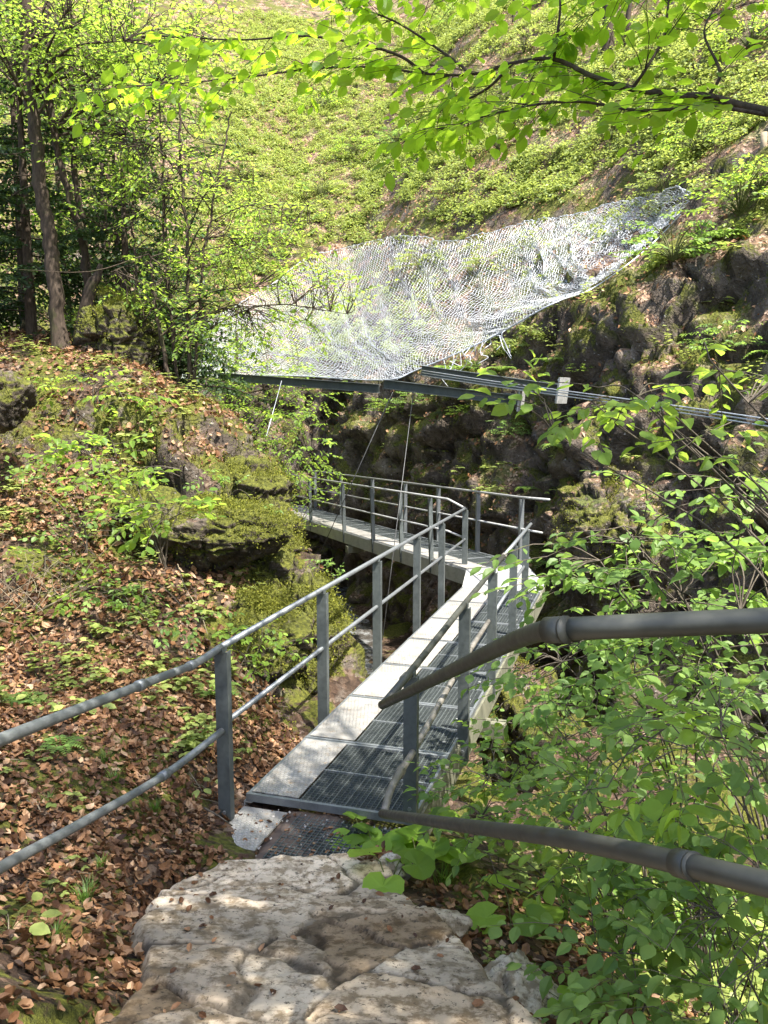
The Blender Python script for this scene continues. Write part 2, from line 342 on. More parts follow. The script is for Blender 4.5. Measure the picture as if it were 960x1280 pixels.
# far apron so that the ground runs on everywhere
# ------------------------------------------------------------------ cliff and hillside (lofted wall)
#   x, y of the foot, z of the cliff top, lean back at the top, inward dir
CC = [(-60, 10, 9, 3, -.5, 1), (-26, 14, 8, 3, -.3, 1), (-14, 21.5, 6, 3, -.1, 1), (-7, 24, 4.6, 2.5, 0, 1), (-3.6, 25.5, 4.2, 1.2, 0, 1), (-1.3, 25.0, 4.0, .8, .1, 1), (-.75, 22.6, 3.7, 1.0, .2, 1), (.25, 20.6, 3.5, .9, .2, 1), (1.2, 18.4, 3.5, 1.0, .3, 1), (2.1, 16.8, 3.7, 1.4, .35, 1),
      (2.75, 15.4, 4.0, 1.7, .45, .9), (3.3, 14.2, 4.4, 1.9, .45, .9), (3.9, 13.0, 4.8, 2.2, .4, .9), (4.8, 12.1, 5.4, 2.3, .45, .9), (6.0, 11.0, 6.0, 2.4, .55, .8), (8, 9, 6.5, 2.5, .8, .6), (10, 5, 6.5, 2.5, 1, .3), (12, -2, 6.5, 2.5, 1, .1), (16, -14, 7, 3, 1, 0), (30, -40, 8, 3, 1, -.3)]
CC = np.array(CC, float); seg = np.r_[0, np.cumsum(np.hypot(*np.diff(CC[:, :2], axis=0).T))]
us = []
for a, b in zip(seg[:-1], seg[1:]):
    st = .085 if (a > seg[3]-.1 and b < seg[15]+.1) else .5
    us += list(np.arange(a, b, st))
us = np.array(us); C2 = np.stack([np.interp(us, seg, CC[:, k]) for k in range(6)], -1)
for k in range(6):   # round the corners a little
    ker = np.ones(7)/7; C2[3:-3, k] = np.convolve(C2[:, k], ker, 'valid')
D2 = C2[:, 4:6]/np.linalg.norm(C2[:, 4:6], axis=1)[:, None]
vv = np.r_[np.linspace(0, 1, 85), 1+np.linspace(.006, .5, 150), 1.5+np.linspace(.01, 1, 40)]
def hill_pt(ci, di, v):   # v 0..1 cliff, 1..2 slope
    zt = ci[..., 2]; lean = ci[..., 3]; vc = np.minimum(v, 1); s = np.maximum(v-1, 0)*40
    off = lean*(.25*vc+.75*vc**3)-.35*np.exp(-((vc-.52)/.16)**2)+s
    z = -4+(zt+4)*vc+s*.80+2.4*(1-np.exp(-s/9))-.0*s
    return np.stack([ci[..., 0]+di[..., 0]*off, ci[..., 1]+di[..., 1]*off, z], -1)
HP = hill_pt(C2[None], D2[None], vv[:, None]+0*us[None])
du = np.gradient(HP, axis=1); dv = np.gradient(HP, axis=0); hn = np.cross(du, dv); hn /= np.linalg.norm(hn, axis=-1)[..., None]+1e-9
cl = 1-sst(.9, 1.08, vv)[:, None]; near = 1
d = ridge(HP*np.array([.55, .55, .33]), 5, 50)*(.55*cl+.10)+fbm(HP*.45, 5, 61)*(.35+.25*cl)+fbm(HP*3.2, 4, 70)*(.16*cl+.07)+ridge(HP*2.1, 4, 75)*.13*cl
rows = slice(0, 100); B1 = np.zeros(d.shape); B1[rows] = blocks(HP[rows]*np.array([.75, .75, .55]), 5)*.5+blocks(HP[rows]*np.array([1.9, 1.9, 1.5]), 9)*.2; d = d*.8+B1*(cl*.9+.12)*(vv[:, None] < 1.2)
HP = HP+hn*d[..., None]
m = MB(); m.add(HP.reshape(-1, 3), [gridfaces(len(vv), len(us))]); tag(m.build('hillside', M['hill']), kind='structure')
HV = HP[np.searchsorted(vv, 1.0):]; HVn = hn[np.searchsorted(vv, 1.0):]
def hill_at(px, py, lo=.9):
    """point of the hillside seen at that place of the photograph"""
    q = at(px, py, Y=1.)-np.array([0, 0, CZ]); X = HP-np.array([0, 0, CZ]); t = X@q/(q@q)
    dd = np.linalg.norm(X-t[..., None]*q, axis=-1)/np.maximum(t, .1); dd[t < 8] = 9
    ok = dd < np.min(dd)+.006; t = np.where(ok, t, 1e9); k = np.unravel_index(np.argmin(t), t.shape); return HP[k]
# ------------------------------------------------------------------ stream
m = MB(); X, Y = np.meshgrid(np.linspace(-1.6, .35, 40), np.linspace(12.6, 24, 60)); X = X-.10*(Y-13); Zs = -2.83+.03*fbm(np.stack([X, Y, X*0], -1)*2, 3, 5)
m.add(np.stack([X, Y, Zs], -1).reshape(-1, 3), [gridfaces(60, 40)]); tag(m.build('stream_water', M['water']), kind='structure')

# ------------------------------------------------------------------ stone path
px = np.arange(-1.5, 1.1, .012); py = np.arange(.8, 4.62, .012); X, Y = np.meshgrid(px, py)
wob = fbm(np.stack([X*2.2, Y*2.2, X*0+4], -1), 4, 8)*.16
inside = path_shape(X, Y)
sd = R.uniform([-1.7, .5], [1.3, 5.0], (84, 2)); sdz = R.uniform(-1, 1, (84, 3))
Pq = np.stack([X+.06*fbm(np.stack([X*6, Y*6, X*0], -1), 3, 1), Y+.06*fbm(np.stack([X*6, Y*6, X*0], -1), 3, 2)], -1)
f1 = np.full(X.shape, 9.); f2 = f1.copy(); idx = np.zeros(X.shape, int)
for k, s_ in enumerate(sd):
    dk = np.hypot(Pq[..., 0]-s_[0], (Pq[..., 1]-s_[1])*1.1); nw = dk < f1; f2 = np.where(nw, f1, np.minimum(f2, dk)); idx = np.where(nw, k, idx); f1 = np.minimum(f1, dk)
crack = sst(.030, .008, (f2-f1)+.03*fbm(np.stack([X*14, Y*14, X*0], -1), 3, 6)); crack *= sst(-.85, -.35, fbm(np.stack([X*1.5, Y*1.5, X*0], -1), 2, 77))
base = path_base(Y+.05*fbm(np.stack([X*4, Y*4, X*0], -1), 3, 18)+.10*X)
q3 = np.stack([X, Y, X*0], -1)
zz = base+.02+sdz[idx, 0]*.012+(sdz[idx, 1]*(Pq[..., 0]-sd[idx, 0])+sdz[idx, 2]*(Pq[..., 1]-sd[idx, 1]))*.028-crack*.014+fbm(q3*3, 5, 40)*.010-np.maximum(0, ridge(q3*5, 4, 44)-.5)*.02+fbm(q3*30, 3, 45)*.005
hh = H(X, Y); zz = np.where(inside > .0, zz, 0)+np.where(inside > 0, 0, hh-.05); INS = inside
zz = np.where(inside > 0, hh-.04+(zz-hh+.04)*sst(-.01, .07, inside), zz)
keep = inside > -.05
tint = np.array([[.47, .38, .28], [.40, .33, .25], [.52, .45, .36], [.36, .27, .18], [.44, .37, .29]])[R.integers(0, 5, 84)]
pale = sst(3.3, 3.55, Y+wob)[..., None]
colr = tint[idx]*(1-pale)*.8+pale*(tint[idx]*.35+np.array([.47, .40, .32])*.65)*1.3  # upper slabs are paler stone, with sunlight also painted into their albedo
fb = fbm(q3*3.5, 5, 99)[..., None]; colr = colr*(1+.45*fb)*(1+.28*sdz[idx, 1:2].reshape(*X.shape, 1))*np.array([1.04, 1., .93])*(1-.75*crack[..., None])
Fq = gridfaces(len(py), len(px)); kf = keep.ravel()[Fq].all(1)
m = MB(); m.add(np.stack([X, Y, zz], -1).reshape(-1, 3), [Fq[kf]]); tag(m.build('stone_path', M['stone'], colors=np.clip(colr, .01, .8).reshape(-1, 3)), kind='structure')
def path_z(x, y): return zz[int((y-.8)/.012), int((x+1.5)/.012)]

# ------------------------------------------------------------------ rocks
def rock(name, loc, size, seed, mat, label, cat='rock', res=40, rough=.25, group=None, col=None):
    th = np.linspace(0, math.pi, res); ph = np.linspace(0, 2*math.pi, res*2, endpoint=False); T, Pp = np.meshgrid(th, ph, indexing='ij')
    S = np.stack([np.sin(T)*np.cos(Pp), np.sin(T)*np.sin(Pp), np.cos(T)], -1)
    q = S*1.3+seed*3.7; r = 1+rough*fbm(q, 3, seed)+rough*.55*ridge(q*1.7, 4, seed+9)
    cut = np.ones(T.shape)*9
    rg = np.random.default_rng(seed)
    for _ in range(14):
        nn = rg.normal(size=3); nn /= np.linalg.norm(nn); cut = np.minimum(cut, rg.uniform(.72, 1.02)/np.maximum(S@nn, .05))
    r = np.minimum(r, cut)+rough*(.35*ridge(S*4+seed, 4, seed+3)+.25*fbm(S*11, 4, seed)); V = S*r[..., None]*np.array(size); V = V+S*(blocks(V*3.2+seed, seed)*.10*min(size)/.4)[..., None]
    nx = res*2; i = np.arange(res-1)[:, None]*nx; j = np.arange(nx)[None]; k = (j+1) % nx
    m = MB(); m.add(V.reshape(-1, 3), [np.stack([i+j, i+nx+j, i+nx+k, i+k], -1).reshape(-1, 4)])
    o = m.build(name, mat, colors=(np.tile(col, (V.size//3, 1)) if col is not None else None)); o.location = loc; return tag(o, label, cat, group)
rock('boulder', at(318, 622, Y=9.4)+[-.1, .1, -.1], (.52, .6, .50), 5, M['rock'], 'mossy boulder at the tip of the left bank, above the far walkway', res=110)
rock('boulder', at(262, 672, Y=8.0)+[0, .1, 0], (.70, .52, .36), 8, M['rock'], 'big dark boulder with hollow shaded face in the middle of the left bank', res=110)
rock('boulder', at(394, 805, Y=8.0)+[-.02, 0, -.05], (.37, .5, .66), 12, M['rock'], 'mossy boulder close behind the second railing post on the left', res=110)
rock('boulder', at(325, 790, Y=7.4)+[0, .1, -.1], (.46, .42, .42), 14, M['rock'], 'low bright green moss covered rock behind the left handrail', res=100)
rock('boulder', at(150, 420, Y=11.)+[0, 0, -.1], (.55, .5, .52), 17, M['rock'], 'dark mossy boulder between the trunks on the ridge at left', res=100)
rock('boulder', at(8, 500, Y=8.5)+[-.1, 0, 0], (.38, .4, .28), 19, M['rock'], 'moss cushioned rock at the left picture edge', res=50)
rock('boulder', at(330, 735, Y=8.3)+[0, .1, 0], (.36, .35, .34), 41, M['rock'], 'mossy rock between the hollow boulder and the railing', res=90)
rock('boulder', at(185, 640, Y=8.3)+[0, .2, -.05], (.42, .32, .24), 43, M['rock'], 'flat litter strewn rock above the hollow boulder', res=90)
rock('boulder', at(345, 690, Y=9.0)+[-.15, 0, 0], (.42, .5, .55), 22, M['rock'], 'mossy rock step beneath the boulder tip of the left bank', res=100)
rock('boulder', at(760, 680, Y=12.2)+[.2, .6, 0], (.95, .9, .8), 27, M['hill'], 'bulging dark rock beside the bend of the walkway', res=110)
rock('boulder', at(640, 900, Y=9.6), (.5, .6, .8), 29, M['ground'], 'brown rock under the right side of the walkway', res=50)
sc1 = (.42, .35, .26)
rock('stone_block', (.50, 2.98, .24), (.21, .20, .15), 31, M['stone'], 'angular pale stone at the right corner of the steps', 'stone', 50, .2, None, (.46, .40, .31))
rock('stone_block', (.17, 3.52, .17), (.24, .13, .09), 33, M['stone'], 'flat yellowish stone edging the steps below the big round leaves', 'stone', 50, .2, None, sc1)
rock('stone_block', (.02, 4.22, .04), (.10, .08, .09), 36, M['stone'], 'small white stone under the big round leaves', 'stone', 30, .2, None, (.55, .5, .45))

# ------------------------------------------------------------------ footbridge
def zd(Y): return -.022*(Y-5)
U = np.array([.2873, .9578, -.022]); U /= np.linalg.norm(U); S_ = np.array([.9578, -.2873, 0.]); UP = np.cross(S_, U)
OL = np.array([-.915, 5.20, 0.])     # left edge of the first panel
WD = 1.15
br = empty('footbridge', (0, 5, 0), 'galvanised steel footbridge with grating deck, bending left into the gorge', 'footbridge')
def panel(o, u, s, L, W_, parent, strip=.34, gap=.012, fine=True):
    """one deck panel: o = near left corner, u along, s across"""
    up = np.cross(s, u)
    fr = MB(); zc = up*(-.02)
    fr.bar(o+u*.014+zc, o+s*W_+u*.014+zc, .028, .05, up); fr.bar(o+u*(L-.014-gap)+zc, o+s*W_+u*(L-.014-gap)+zc, .028, .05, up)
    fr.bar(o+s*.012+u*.03+zc, o+s*.012+u*(L-.04)+zc, .02, .046, up); fr.bar(o+s*(W_-.012)+u*.03+zc, o+s*(W_-.012)+u*(L-.04)+zc, .02, .046, up)
    fr.bar(o+s*.03+u*(L*.5)+zc+up*.001, o+s*(W_-.03)+u*(L*.5)+zc+up*.001, .018, .045, up)
    fo = fr.build('deck_panel', M['galv'], parent, False)
    tp = MB(); a = o+s*.030+u*.035; tp.box(a+s*(strip/2)+u*((L-.08)/2)+up*.008, strip, L-.08, .006, s, u, up)
    t_ = tp.build('tread_plate', M['tread'], None, False); t_.parent = fo; t_.matrix_parent_inverse.identity()
    V = np.empty(len(t_.data.vertices)*3); t_.data.vertices.foreach_get('co', V); V = (V.reshape(-1, 3)-np.array(parent.location)); t_.data.vertices.foreach_set('co', V.ravel()); t_.data.update()
    g = MB(); x = strip+.05; k = 0
    while x < W_-.03:
        thick = (k % 3 == 0); g.bar(o+s*x+u*.03+zc+up*(.019 if thick else .012), o+s*x+u*(L-.045)+zc+up*(.019 if thick else .012), .006 if thick else .003, .012 if thick else .02, up); x += .0335; k += 1
    y = .05
    while y < L-.05:
        if abs(y-L*.5) > .02: g.bar(o+s*(strip+.035)+u*y+zc+up*.006, o+s*(W_-.025)+u*y+zc+up*.006, .004, .03, up)
        y += .0335
    for yy in (.22, L*.5+.22):
        cq = MB(); cq.tube([o+s*(W_-.09)+u*yy+up*.004, o+s*(W_-.09)+u*yy+up*.010], .014, 8); co_ = cq.build('clip', M['galv_light'], None, False); co_.parent = fo; V = np.empty(len(co_.data.vertices)*3); co_.data.vertices.foreach_get('co', V); co_.data.vertices.foreach_set('co', (V.reshape(-1, 3)-np.array(parent.location)).ravel())
    go = g.build('grating', M['galv_post'], None, False); go.parent = fo
    V = np.empty(len(go.data.vertices)*3); go.data.vertices.foreach_get('co', V); V = (V.reshape(-1, 3)-np.array(parent.location)); go.data.vertices.foreach_set('co', V.ravel()); go.data.update()
PL = 1.06; npan = 7; PL = 1.035
for k in range(npan): panel(OL+U*(k*PL), U, S_, PL, WD, br, .33+.035*k)
E0 = OL+U*(npan*PL)                     # end of the straight part, left corner
# far part: turns left
FD = np.array([-.385, .923, -.036]); FD /= np.linalg.norm(FD); FS = np.cross(FD, [0, 0, 1]); FS /= np.linalg.norm(FS); FUP = np.cross(FS, FD)
CN = at(583, 712, Y=12.75); E1 = CN+FD*.0
# wedge panel in the bend
rr = OL+S_*WD+U*(npan*PL)
wd0, wd1, wd2, wd3 = E0+U*.01, E0+S_*WD+U*.01, CN+FS*1.12+FD*.35, CN-U*.0
m = MB()
top = [wd0, wd1, rr+U*.62, CN+FS*1.10+FD*.02, CN]
top = [np.array(q)+np.array([0, 0, .0]) for q in top]; b_ = [q-np.array([0, 0, .04]) for q in top]; nq = len(top)
cen = sum(top)/nq; m.add(top+[cen]+b_, [[[nq, i, (i+1) % nq] for i in range(nq)], [[i, nq+1+i, nq+1+(i+1) % nq, (i+1) % nq] for i in range(nq)]])
m.build('corner_plate', M['galv_light'], br, False)
FP = .95
for k in range(13): panel(CN+FD*(k*FP+.02), FD, FS, FP, 1.10, br, .36)
# side beams
def channel(a, b, h, name, mat, parent, inw, fl=.06):
    m = MB(); d = (b-a)/np.linalg.norm(b-a); s = np.array(inw, float); s -= d*np.dot(s, d); s /= np.linalg.norm(s); up = np.array([0, 0, 1.])
    m.bar(a-up*(h/2), b-up*(h/2), .008, h); m.bar(a+s*fl/2-up*.005, b+s*fl/2-up*.005, fl-.01, .008); m.bar(a+s*fl/2-up*(h-.005), b+s*fl/2-up*(h-.005), fl-.01, .008)
    return m.build(name, mat, parent, False)
dz = np.array([0, 0, -.048])
channel(OL-S_*.012+dz, E0-S_*.012+U*.45+dz, .20, 'side_beam', M['galv_light'], br, S_)
channel(OL+S_*(WD+.012)+dz, rr+S_*.012+U*.6+dz, .24, 'side_beam', M['beam_green'], br, -S_)
channel(CN-FS*.012+np.array([0, 0, -.01]), CN-FS*.012+FD*12.4+np.array([0, 0, -.01]), .24, 'side_beam', M['galv_light'], br, FS)
channel(CN+FS*1.115+dz, CN+FS*1.115+FD*12.4+dz, .20, 'side_beam', M['galv'], br, -FS)
for (a, sd_, L) in ((OL+U*2.55, S_, 1.35), (OL+U*6.3, S_, 1.55), (CN+FD*5.2-FS*.1, FS, 1.3)):
    m = MB(); a = a+np.array([0, 0, -.34]); m.bar(a, a+sd_*L, .14, .14); m.build('support_beam', M['beam_green'], br, False)
# posts and rails -----------------------------------------------------
def post(x, y, z0, z1, parent=br, lean=None, wdt=.085, dpt=.045, face=U, mat='galv_post'):
    f = np.array(face, float); f[2] = 0; f /= np.linalg.norm(f); s = np.array([f[1], -f[0], 0])
    a = np.array([x, y, z0]); b = np.array([x, y, z1]); 
    if lean is not None: a = a+lean
    m = MB(); d = (b-a)/np.linalg.norm(b-a); m.box((a+b)/2, wdt, .010, np.linalg.norm(b-a), s, f, d)
    m.box((a+b)/2+s*(wdt/2-.004)+f*(dpt/2+.0055), .008, dpt, np.linalg.norm(b-a), s, f, d); m.box((a+b)/2-s*(wdt/2-.004)+f*(dpt/2+.0055), .008, dpt, np.linalg.norm(b-a), s, f, d)
    o = m.build('post', M[mat], parent, False)
    q = MB()
    q.tube(np.array([[x, y, z0+.09]]*2)+np.array([[0, 0, 0], -f*.016]), .013, 6)
    bo = q.build('bolt', M['galv'], None, False); V = np.empty(len(bo.data.vertices)*3); bo.data.vertices.foreach_get('co', V); V = V.reshape(-1, 3)-np.array(parent.location); bo.data.vertices.foreach_set('co', V.ravel()); bo.parent = o
    return o
RH = 1.04
def on_rail(px, py):
    z = RH
    for _ in range(8): p = at(px, py, z=z); z = RH+zd(p[1])
    return p
LP = [on_rail(*q) for q in ((274, 815), (401, 742), (472, 702), (521, 673), (555, 655), (579, 638))]
RP = [on_rail(*q) for q in ((513, 845), (580, 760), (616, 716), (641, 683), (658, 664))]
# straight lines through the surveyed tops
def fit(Ps):
    Ps = np.array(Ps); k = np.polyfit(Ps[:, 1], Ps[:, 0], 1); return [np.array([np.polyval(k, p[1]), p[1], RH+zd(p[1])]) for p in Ps]
LP = fit(LP); RP = fit(RP); RP[0] = at(513, 846, Y=4.88)
print('LP', np.round(LP, 2).tolist(), 'RP', np.round(RP, 2).tolist(), 'E0', E0, 'rr', rr, 'CN', CN)
for k, p in enumerate(LP): post(p[0], p[1], p[2]-RH-(.10 if k == 0 else .24), p[2]+.0)
for k, p in enumerate(RP): post(p[0], p[1], p[2]-RH-(-.10 if k == 0 else .20), p[2]+.0)
# left rail: comes down beside the steps, runs along the bridge
LRt = [at(-140, 985, Y=1.75), at(0, 925, Y=2.55), at(110, 882, Y=3.35), at(200, 847, Y=4.15), at(245, 829, Y=4.65), LP[0]+[0, 0, .03]]
t0 = spline(LRt, 6); m = MB(); m.tube(t0, .0225, 12); m.build('handrail', M['galv'], br)
up3 = np.array([0, 0, .03]); 
m = MB(); m.tube([LP[0]+up3, LP[2]+up3, LP[-1]+up3], .021, 12); m.build('handrail', M['galv'], br)
LMt = [at(-150, 1180, Y=1.9), at(0, 1085, Y=2.75), at(100, 1030, Y=3.45), at(205, 969, Y=4.35), LP[0]+[0, -.03, -.50]]
t1 = spline(LMt, 6); m = MB(); m.tube(t1, .0215, 12); m.build('mid_rail', M['galv'], br)
mz = np.array([0, 0, -.47]); off = S_*.05
m = MB(); m.tube([LP[0]+mz+off*0, LP[2]+mz, LP[-1]+mz+U*.12], .019, 10); m.build('mid_rail', M['galv'], br)
for (P_, px0, Yr) in ((t0, 172, .025), (t0, 240, .024), (t1, 205, .025)):
    pr = [480+F*q[0]/(q[1]*math.cos(PITCH)-(q[2]-CZ)*math.sin(PITCH)) for q in P_]; k = int(np.argmin(np.abs(np.array(pr)-px0))); k = min(max(k, 1), len(P_)-2)
    dd = (P_[k+1]-P_[k-1]); dd /= np.linalg.norm(dd); m = MB(); m.tube([P_[k]-dd*.035, P_[k]+dd*.035], .028, 12); m.build('rail_sleeve', M['galv'], br)
# right rail
el_t = at(480, 880, Y=4.12); el_m = at(480, 1016, Y=4.00)
RE = RP[-1]+U*.45
m = MB(); m.tube([RP[3]*.5+RP[2]*.5+up3, RE+up3+U*.1], .021, 12); m.build('handrail', M['galv'], br)
m = MB(); m.tube([el_t+U*.012, RP[0]+up3, RP[1]+up3, RP[3]*.5+RP[2]*.5+up3], .0225, 12); m.build('handrail', M['pipe'], br)
m = MB(); rm = [el_m+[0, .0, 0], el_m+[.05, .32, -.0], at(522, 930, Y=5.0), RP[1]+mz-off*.6, RP[2]+mz-off*.6]; m.tube(spline(rm, 5), .0205, 12); m.build('mid_rail', M['pipe_light'], br)
m = MB(); m.tube([RP[2]+mz-off*.6, RE+mz-off*.6+U*.25], .019, 10); m.build('mid_rail', M['galv'], br)
for q, dr in ((RP[0]+up3-U*.12, U), (RP[2]*.5+RP[3]*.5+up3, U), (at(500, 966, Y=4.55), None)):
    dr = dr if dr is not None else (at(522, 930, Y=5.)-el_m)/np.linalg.norm(at(522, 930, Y=5.)-el_m)
    m = MB(); m.tube([q-dr*.04, q+dr*.04], .028, 12); m.build('rail_sleeve', M['pipe_light'], br)
for p in LP+RP:   # saddle brackets
    m = MB(); m.box(p+np.array([0, 0, .004]), .055, .06, .006, S_, U, UP); m.box(p+S_*.026+np.array([0, 0, .02]), .005, .06, .035, S_, U, UP); m.build('bracket', M['galv_post'], br, False)
# far part rails
def fr_(t, side): return CN+FD*t+FS*(1.15 if side else -.03)
NT_ = [0.0, 1.25, 2.5, 3.9, 5.6, 8.0, 10.5]
for t in NT_[1:]:
    p = fr_(t, 0); post(p[0], p[1], p[2]-.24, p[2]+1.04, br, np.array([.04, 0, 0]), .07, .04, FD)
for t in (.25, 1.7, 3.3, 4.9, 6.8, 9.0, 11.2):
    p = fr_(t, 1); post(p[0], p[1], p[2]-.2, p[2]+1.04, br, None, .07, .04, FD, 'galv')
h3 = lambda h: np.array([0, 0, h])
m = MB(); m.tube([LP[-1]+up3+U*.02, fr_(.6, 0)+h3(1.07), fr_(12, 0)+h3(1.07)], .019, 8); m.build('handrail', M['galv_light'], br)
m = MB(); m.tube([LP[-1]+mz+U*.12, fr_(.6, 0)+h3(.55), fr_(12, 0)+h3(.55)], .017, 8); m.build('mid_rail', M['galv_light'], br)
m = MB(); m.tube([fr_(-.35, 1)+h3(1.07)+FS*.12, fr_(.3, 1)+h3(1.07), fr_(12, 1)+h3(1.07)], .019, 8); m.build('handrail', M['galv_light'], br)
m = MB(); m.tube([fr_(-.35, 1)+h3(.55), fr_(12, 1)+h3(.55)], .017, 8); m.build('mid_rail', M['galv_light'], br)
# landing in front of the first panel: loose white plate and dirt covered grating
a = OL-U*.55+np.array([0, 0, -.075])
m = MB(); m.box(a+S_*.155+U*.27, .31, .50, .012, S_, U, UP); tag(m.build('tread_plate', M['tread'], None, False), 'scuffed off-white plate lying in the dirt before the bridge', 'plate')
gt = MB()
for k in range(24): gt.bar(a+S_*(.40+k*.0335)-U*.05, a+S_*(.40+k*.0335)+U*.53, .005, .02)
for k in range(16): gt.bar(a+S_*.39+U*(-.02+k*.0335), a+S_*1.2+U*(-.02+k*.0335), .004, .018)
tag(gt.build('grating', M['galv_post'], None, False), 'dark grating half buried in dirt before the bridge', 'grating')
xs = np.linspace(-.05, 1.25, 90); ys = np.linspace(-.30, .56, 60); X_, Y_ = np.meshgrid(xs, ys)
Pd = a+X_[..., None]*S_+Y_[..., None]*U; Pd[..., 2] = -.066-.030*sst(.55, .75, X_+.15*fbm(np.stack([X_*3, Y_*3, X_*0], -1), 3, 2))*sst(-.1, .12, Y_)+.018*fbm(Pd*7, 5, 3)+.006*fbm(Pd*40, 3, 3)
Pd[..., 2] -= .08*sst(.0, -.05, X_)+.024*sst(.36, .30, X_+.05*fbm(np.stack([X_*6, Y_*6, X_*0], -1), 3, 9))*sst(-.02, .04, Y_)
m = MB(); m.add(Pd.reshape(-1, 3), [gridfaces(60, 90)]); tag(m.build('trodden_dirt_path', M['dirt']), kind='structure')
m = MB()
for k in range(240):
    q = a+S_*R.uniform(.0, 1.2)+U*R.uniform(-.2, .54); q[2] = -.068; s = R.uniform(.004, .014); m.box(q, s, s*1.2, s*.7, *np.linalg.qr(R.normal(size=(3, 3)))[0])
tag(m.build('gravel', M['pebble'], None, False), 'small pale gravel strewn before the bridge', 'gravel', kind='stuff')

# ------------------------------------------------------------------ big pipe handrails beside the steps (right)
pr = empty('stair_handrail', (0.6, 1.6, 1.1), 'thick dark pipe handrail bending beside the steps at right', 'handrail')
ptop = [at(478, 881, Y=4.12), at(630, 806, Y=2.2), at(672, 789, Y=1.84), at(712, 786, Y=1.62), at(800, 782, Y=1.56), at(1000, 774, Y=1.43), at(1250, 760, Y=1.3)]
def lin(P, n=6):
    o = []
    for a, b in zip(P[:-1], P[1:]): o += [a+(b-a)*t for t in np.arange(n)/n]
    return np.array(o+[P[-1]])
def smooth(P, it=2):
    for _ in range(it): P = np.vstack([P[:1], (P[:-2]+2*P[1:-1]+P[2:])/4, P[-1:]])
    return P
m = MB(); m.tube(smooth(lin(ptop, 5), 3), .0235, 20); m.build('top_rail', M['pipe'], pr)
pmid = [at(478, 1017, Y=4.0), at(600, 1035, Y=2.45), at(700, 1047, Y=1.92), at(800, 1067, Y=1.62), at(880, 1086, Y=1.46), at(1000, 1115, Y=1.3), at(1200, 1160, Y=1.15)]
m = MB(); m.tube(smooth(lin(pmid, 5), 2), .0225, 20); m.build('lower_rail', M['pipe'], pr)
for (a, b) in ((at(706, 787, Y=1.625), at(716, 786.6, Y=1.61)), (at(866, 1083, Y=1.485), at(876, 1085.5, Y=1.465))):
    d = b-a; d /= np.linalg.norm(d); m = MB(); m.tube([a-d*.045, a], .0275, 20); so = m.build('sleeve', M['pipe'], pr); m = MB(); m.tube([a, a+d*.005], .0284, 20); m.build('weld_ring', M['pipe'], pr)
pp = at(1250, 760, Y=1.3); m = MB(); m.bar([pp[0], pp[1], .9], pp, .06, .06, (0, 1, 0)); m.build('post', M['pipe'], pr, False)

# ------------------------------------------------------------------ beams, cables, net
def ibeam(a, b, label, h=.17, wd=.10, plate=None):
    o = empty('steel_beam', tuple(b), label, 'beam', 'beams carrying the rockfall net'); d = (b-a)/np.linalg.norm(b-a); s = np.cross(d, [0, 0, 1.]); s /= np.linalg.norm(s); up = np.cross(s, d)
    m = MB(); m.bar(a, b, .012, h-.028, up); m.bar(a+up*(h/2-.006), b+up*(h/2-.006), wd, .012, up); m.bar(a-up*(h/2-.006), b-up*(h/2-.006), wd, .012, up); m.build('girder', M['galv_post'], o, False)
    if plate:
        q = MB(); q.box(b+d*.02, plate[0], .03, plate[1], s, d, up); pl = q.build('end_plate', M['galv_light'], o, False)
        for i in (-1, 1):
            for j in (-1, 1):
                q = MB(); q.tube([b+s*plate[0]*.35*i+up*plate[1]*.38*j-d*.03, b+s*plate[0]*.35*i+up*plate[1]*.38*j], .02, 6); q.build('bolt', M['galv_post'], o, False)
        q = MB(); q.box(b-d*.16, .012, .30, h*1.25, s, d, up); q.build('gusset', M['galv'], o, False)
    return o
b1a, b1b = at(480, 480, Y=16.0), at(650, 501, Y=14.3)
ibeam(at(268, 470, Y=19.0), at(474, 486, Y=16.2), 'left steel beam under the lower edge of the rockfall net')
ibeam(b1a, b1b, 'lower steel beam bolted to the cliff under the net', .17, .1, (.20, .36))
ibeam(at(527, 463, Y=15.6), at(702, 488, Y=13.7), 'upper steel beam beside the cables, bolted to the cliff', .18, .11, (.34, .42))
cb = empty('cable_bundle', (0, 14, 3), 'three bright steel cables running right from the net corner', 'cable')
for k, dy in enumerate((-3, 0, 3.5)):
    m = MB(); P_ = [at(528, 466+dy, Y=15.5), at(620, 480+dy*1.0, Y=13.2), at(760, 499+dy*1.1, Y=10.8), at(960, 528+dy*1.4, Y=8.6), at(1300, 585+dy*2, Y=6.5)]
    m.tube(spline(P_, 4), .008, 6); m.build('cable', M['cable'], cb)
def wire(a, b, r, label, mat='cable_dark', cat='guy wire'):
    m = MB(); m.tube([a, (a*.5+b*.5), b], r, 6); o = m.build('guy_wire', M[mat]); return tag(o, label, cat)
wire(at(491, 490, Y=16.0), at(401, 690, Y=16.4), .009, 'slanting guy wire from the beam joint down past the far walkway')
wire(at(517, 488, Y=15.8), at(478, 800, Y=13.5), .007, 'steeper guy wire hanging in front of the mossy outcrop')
wire(at(352, 476, Y=17.6), at(333, 545, Y=16.0), .007, 'short pale guy wire at the left end of the net', 'cable')
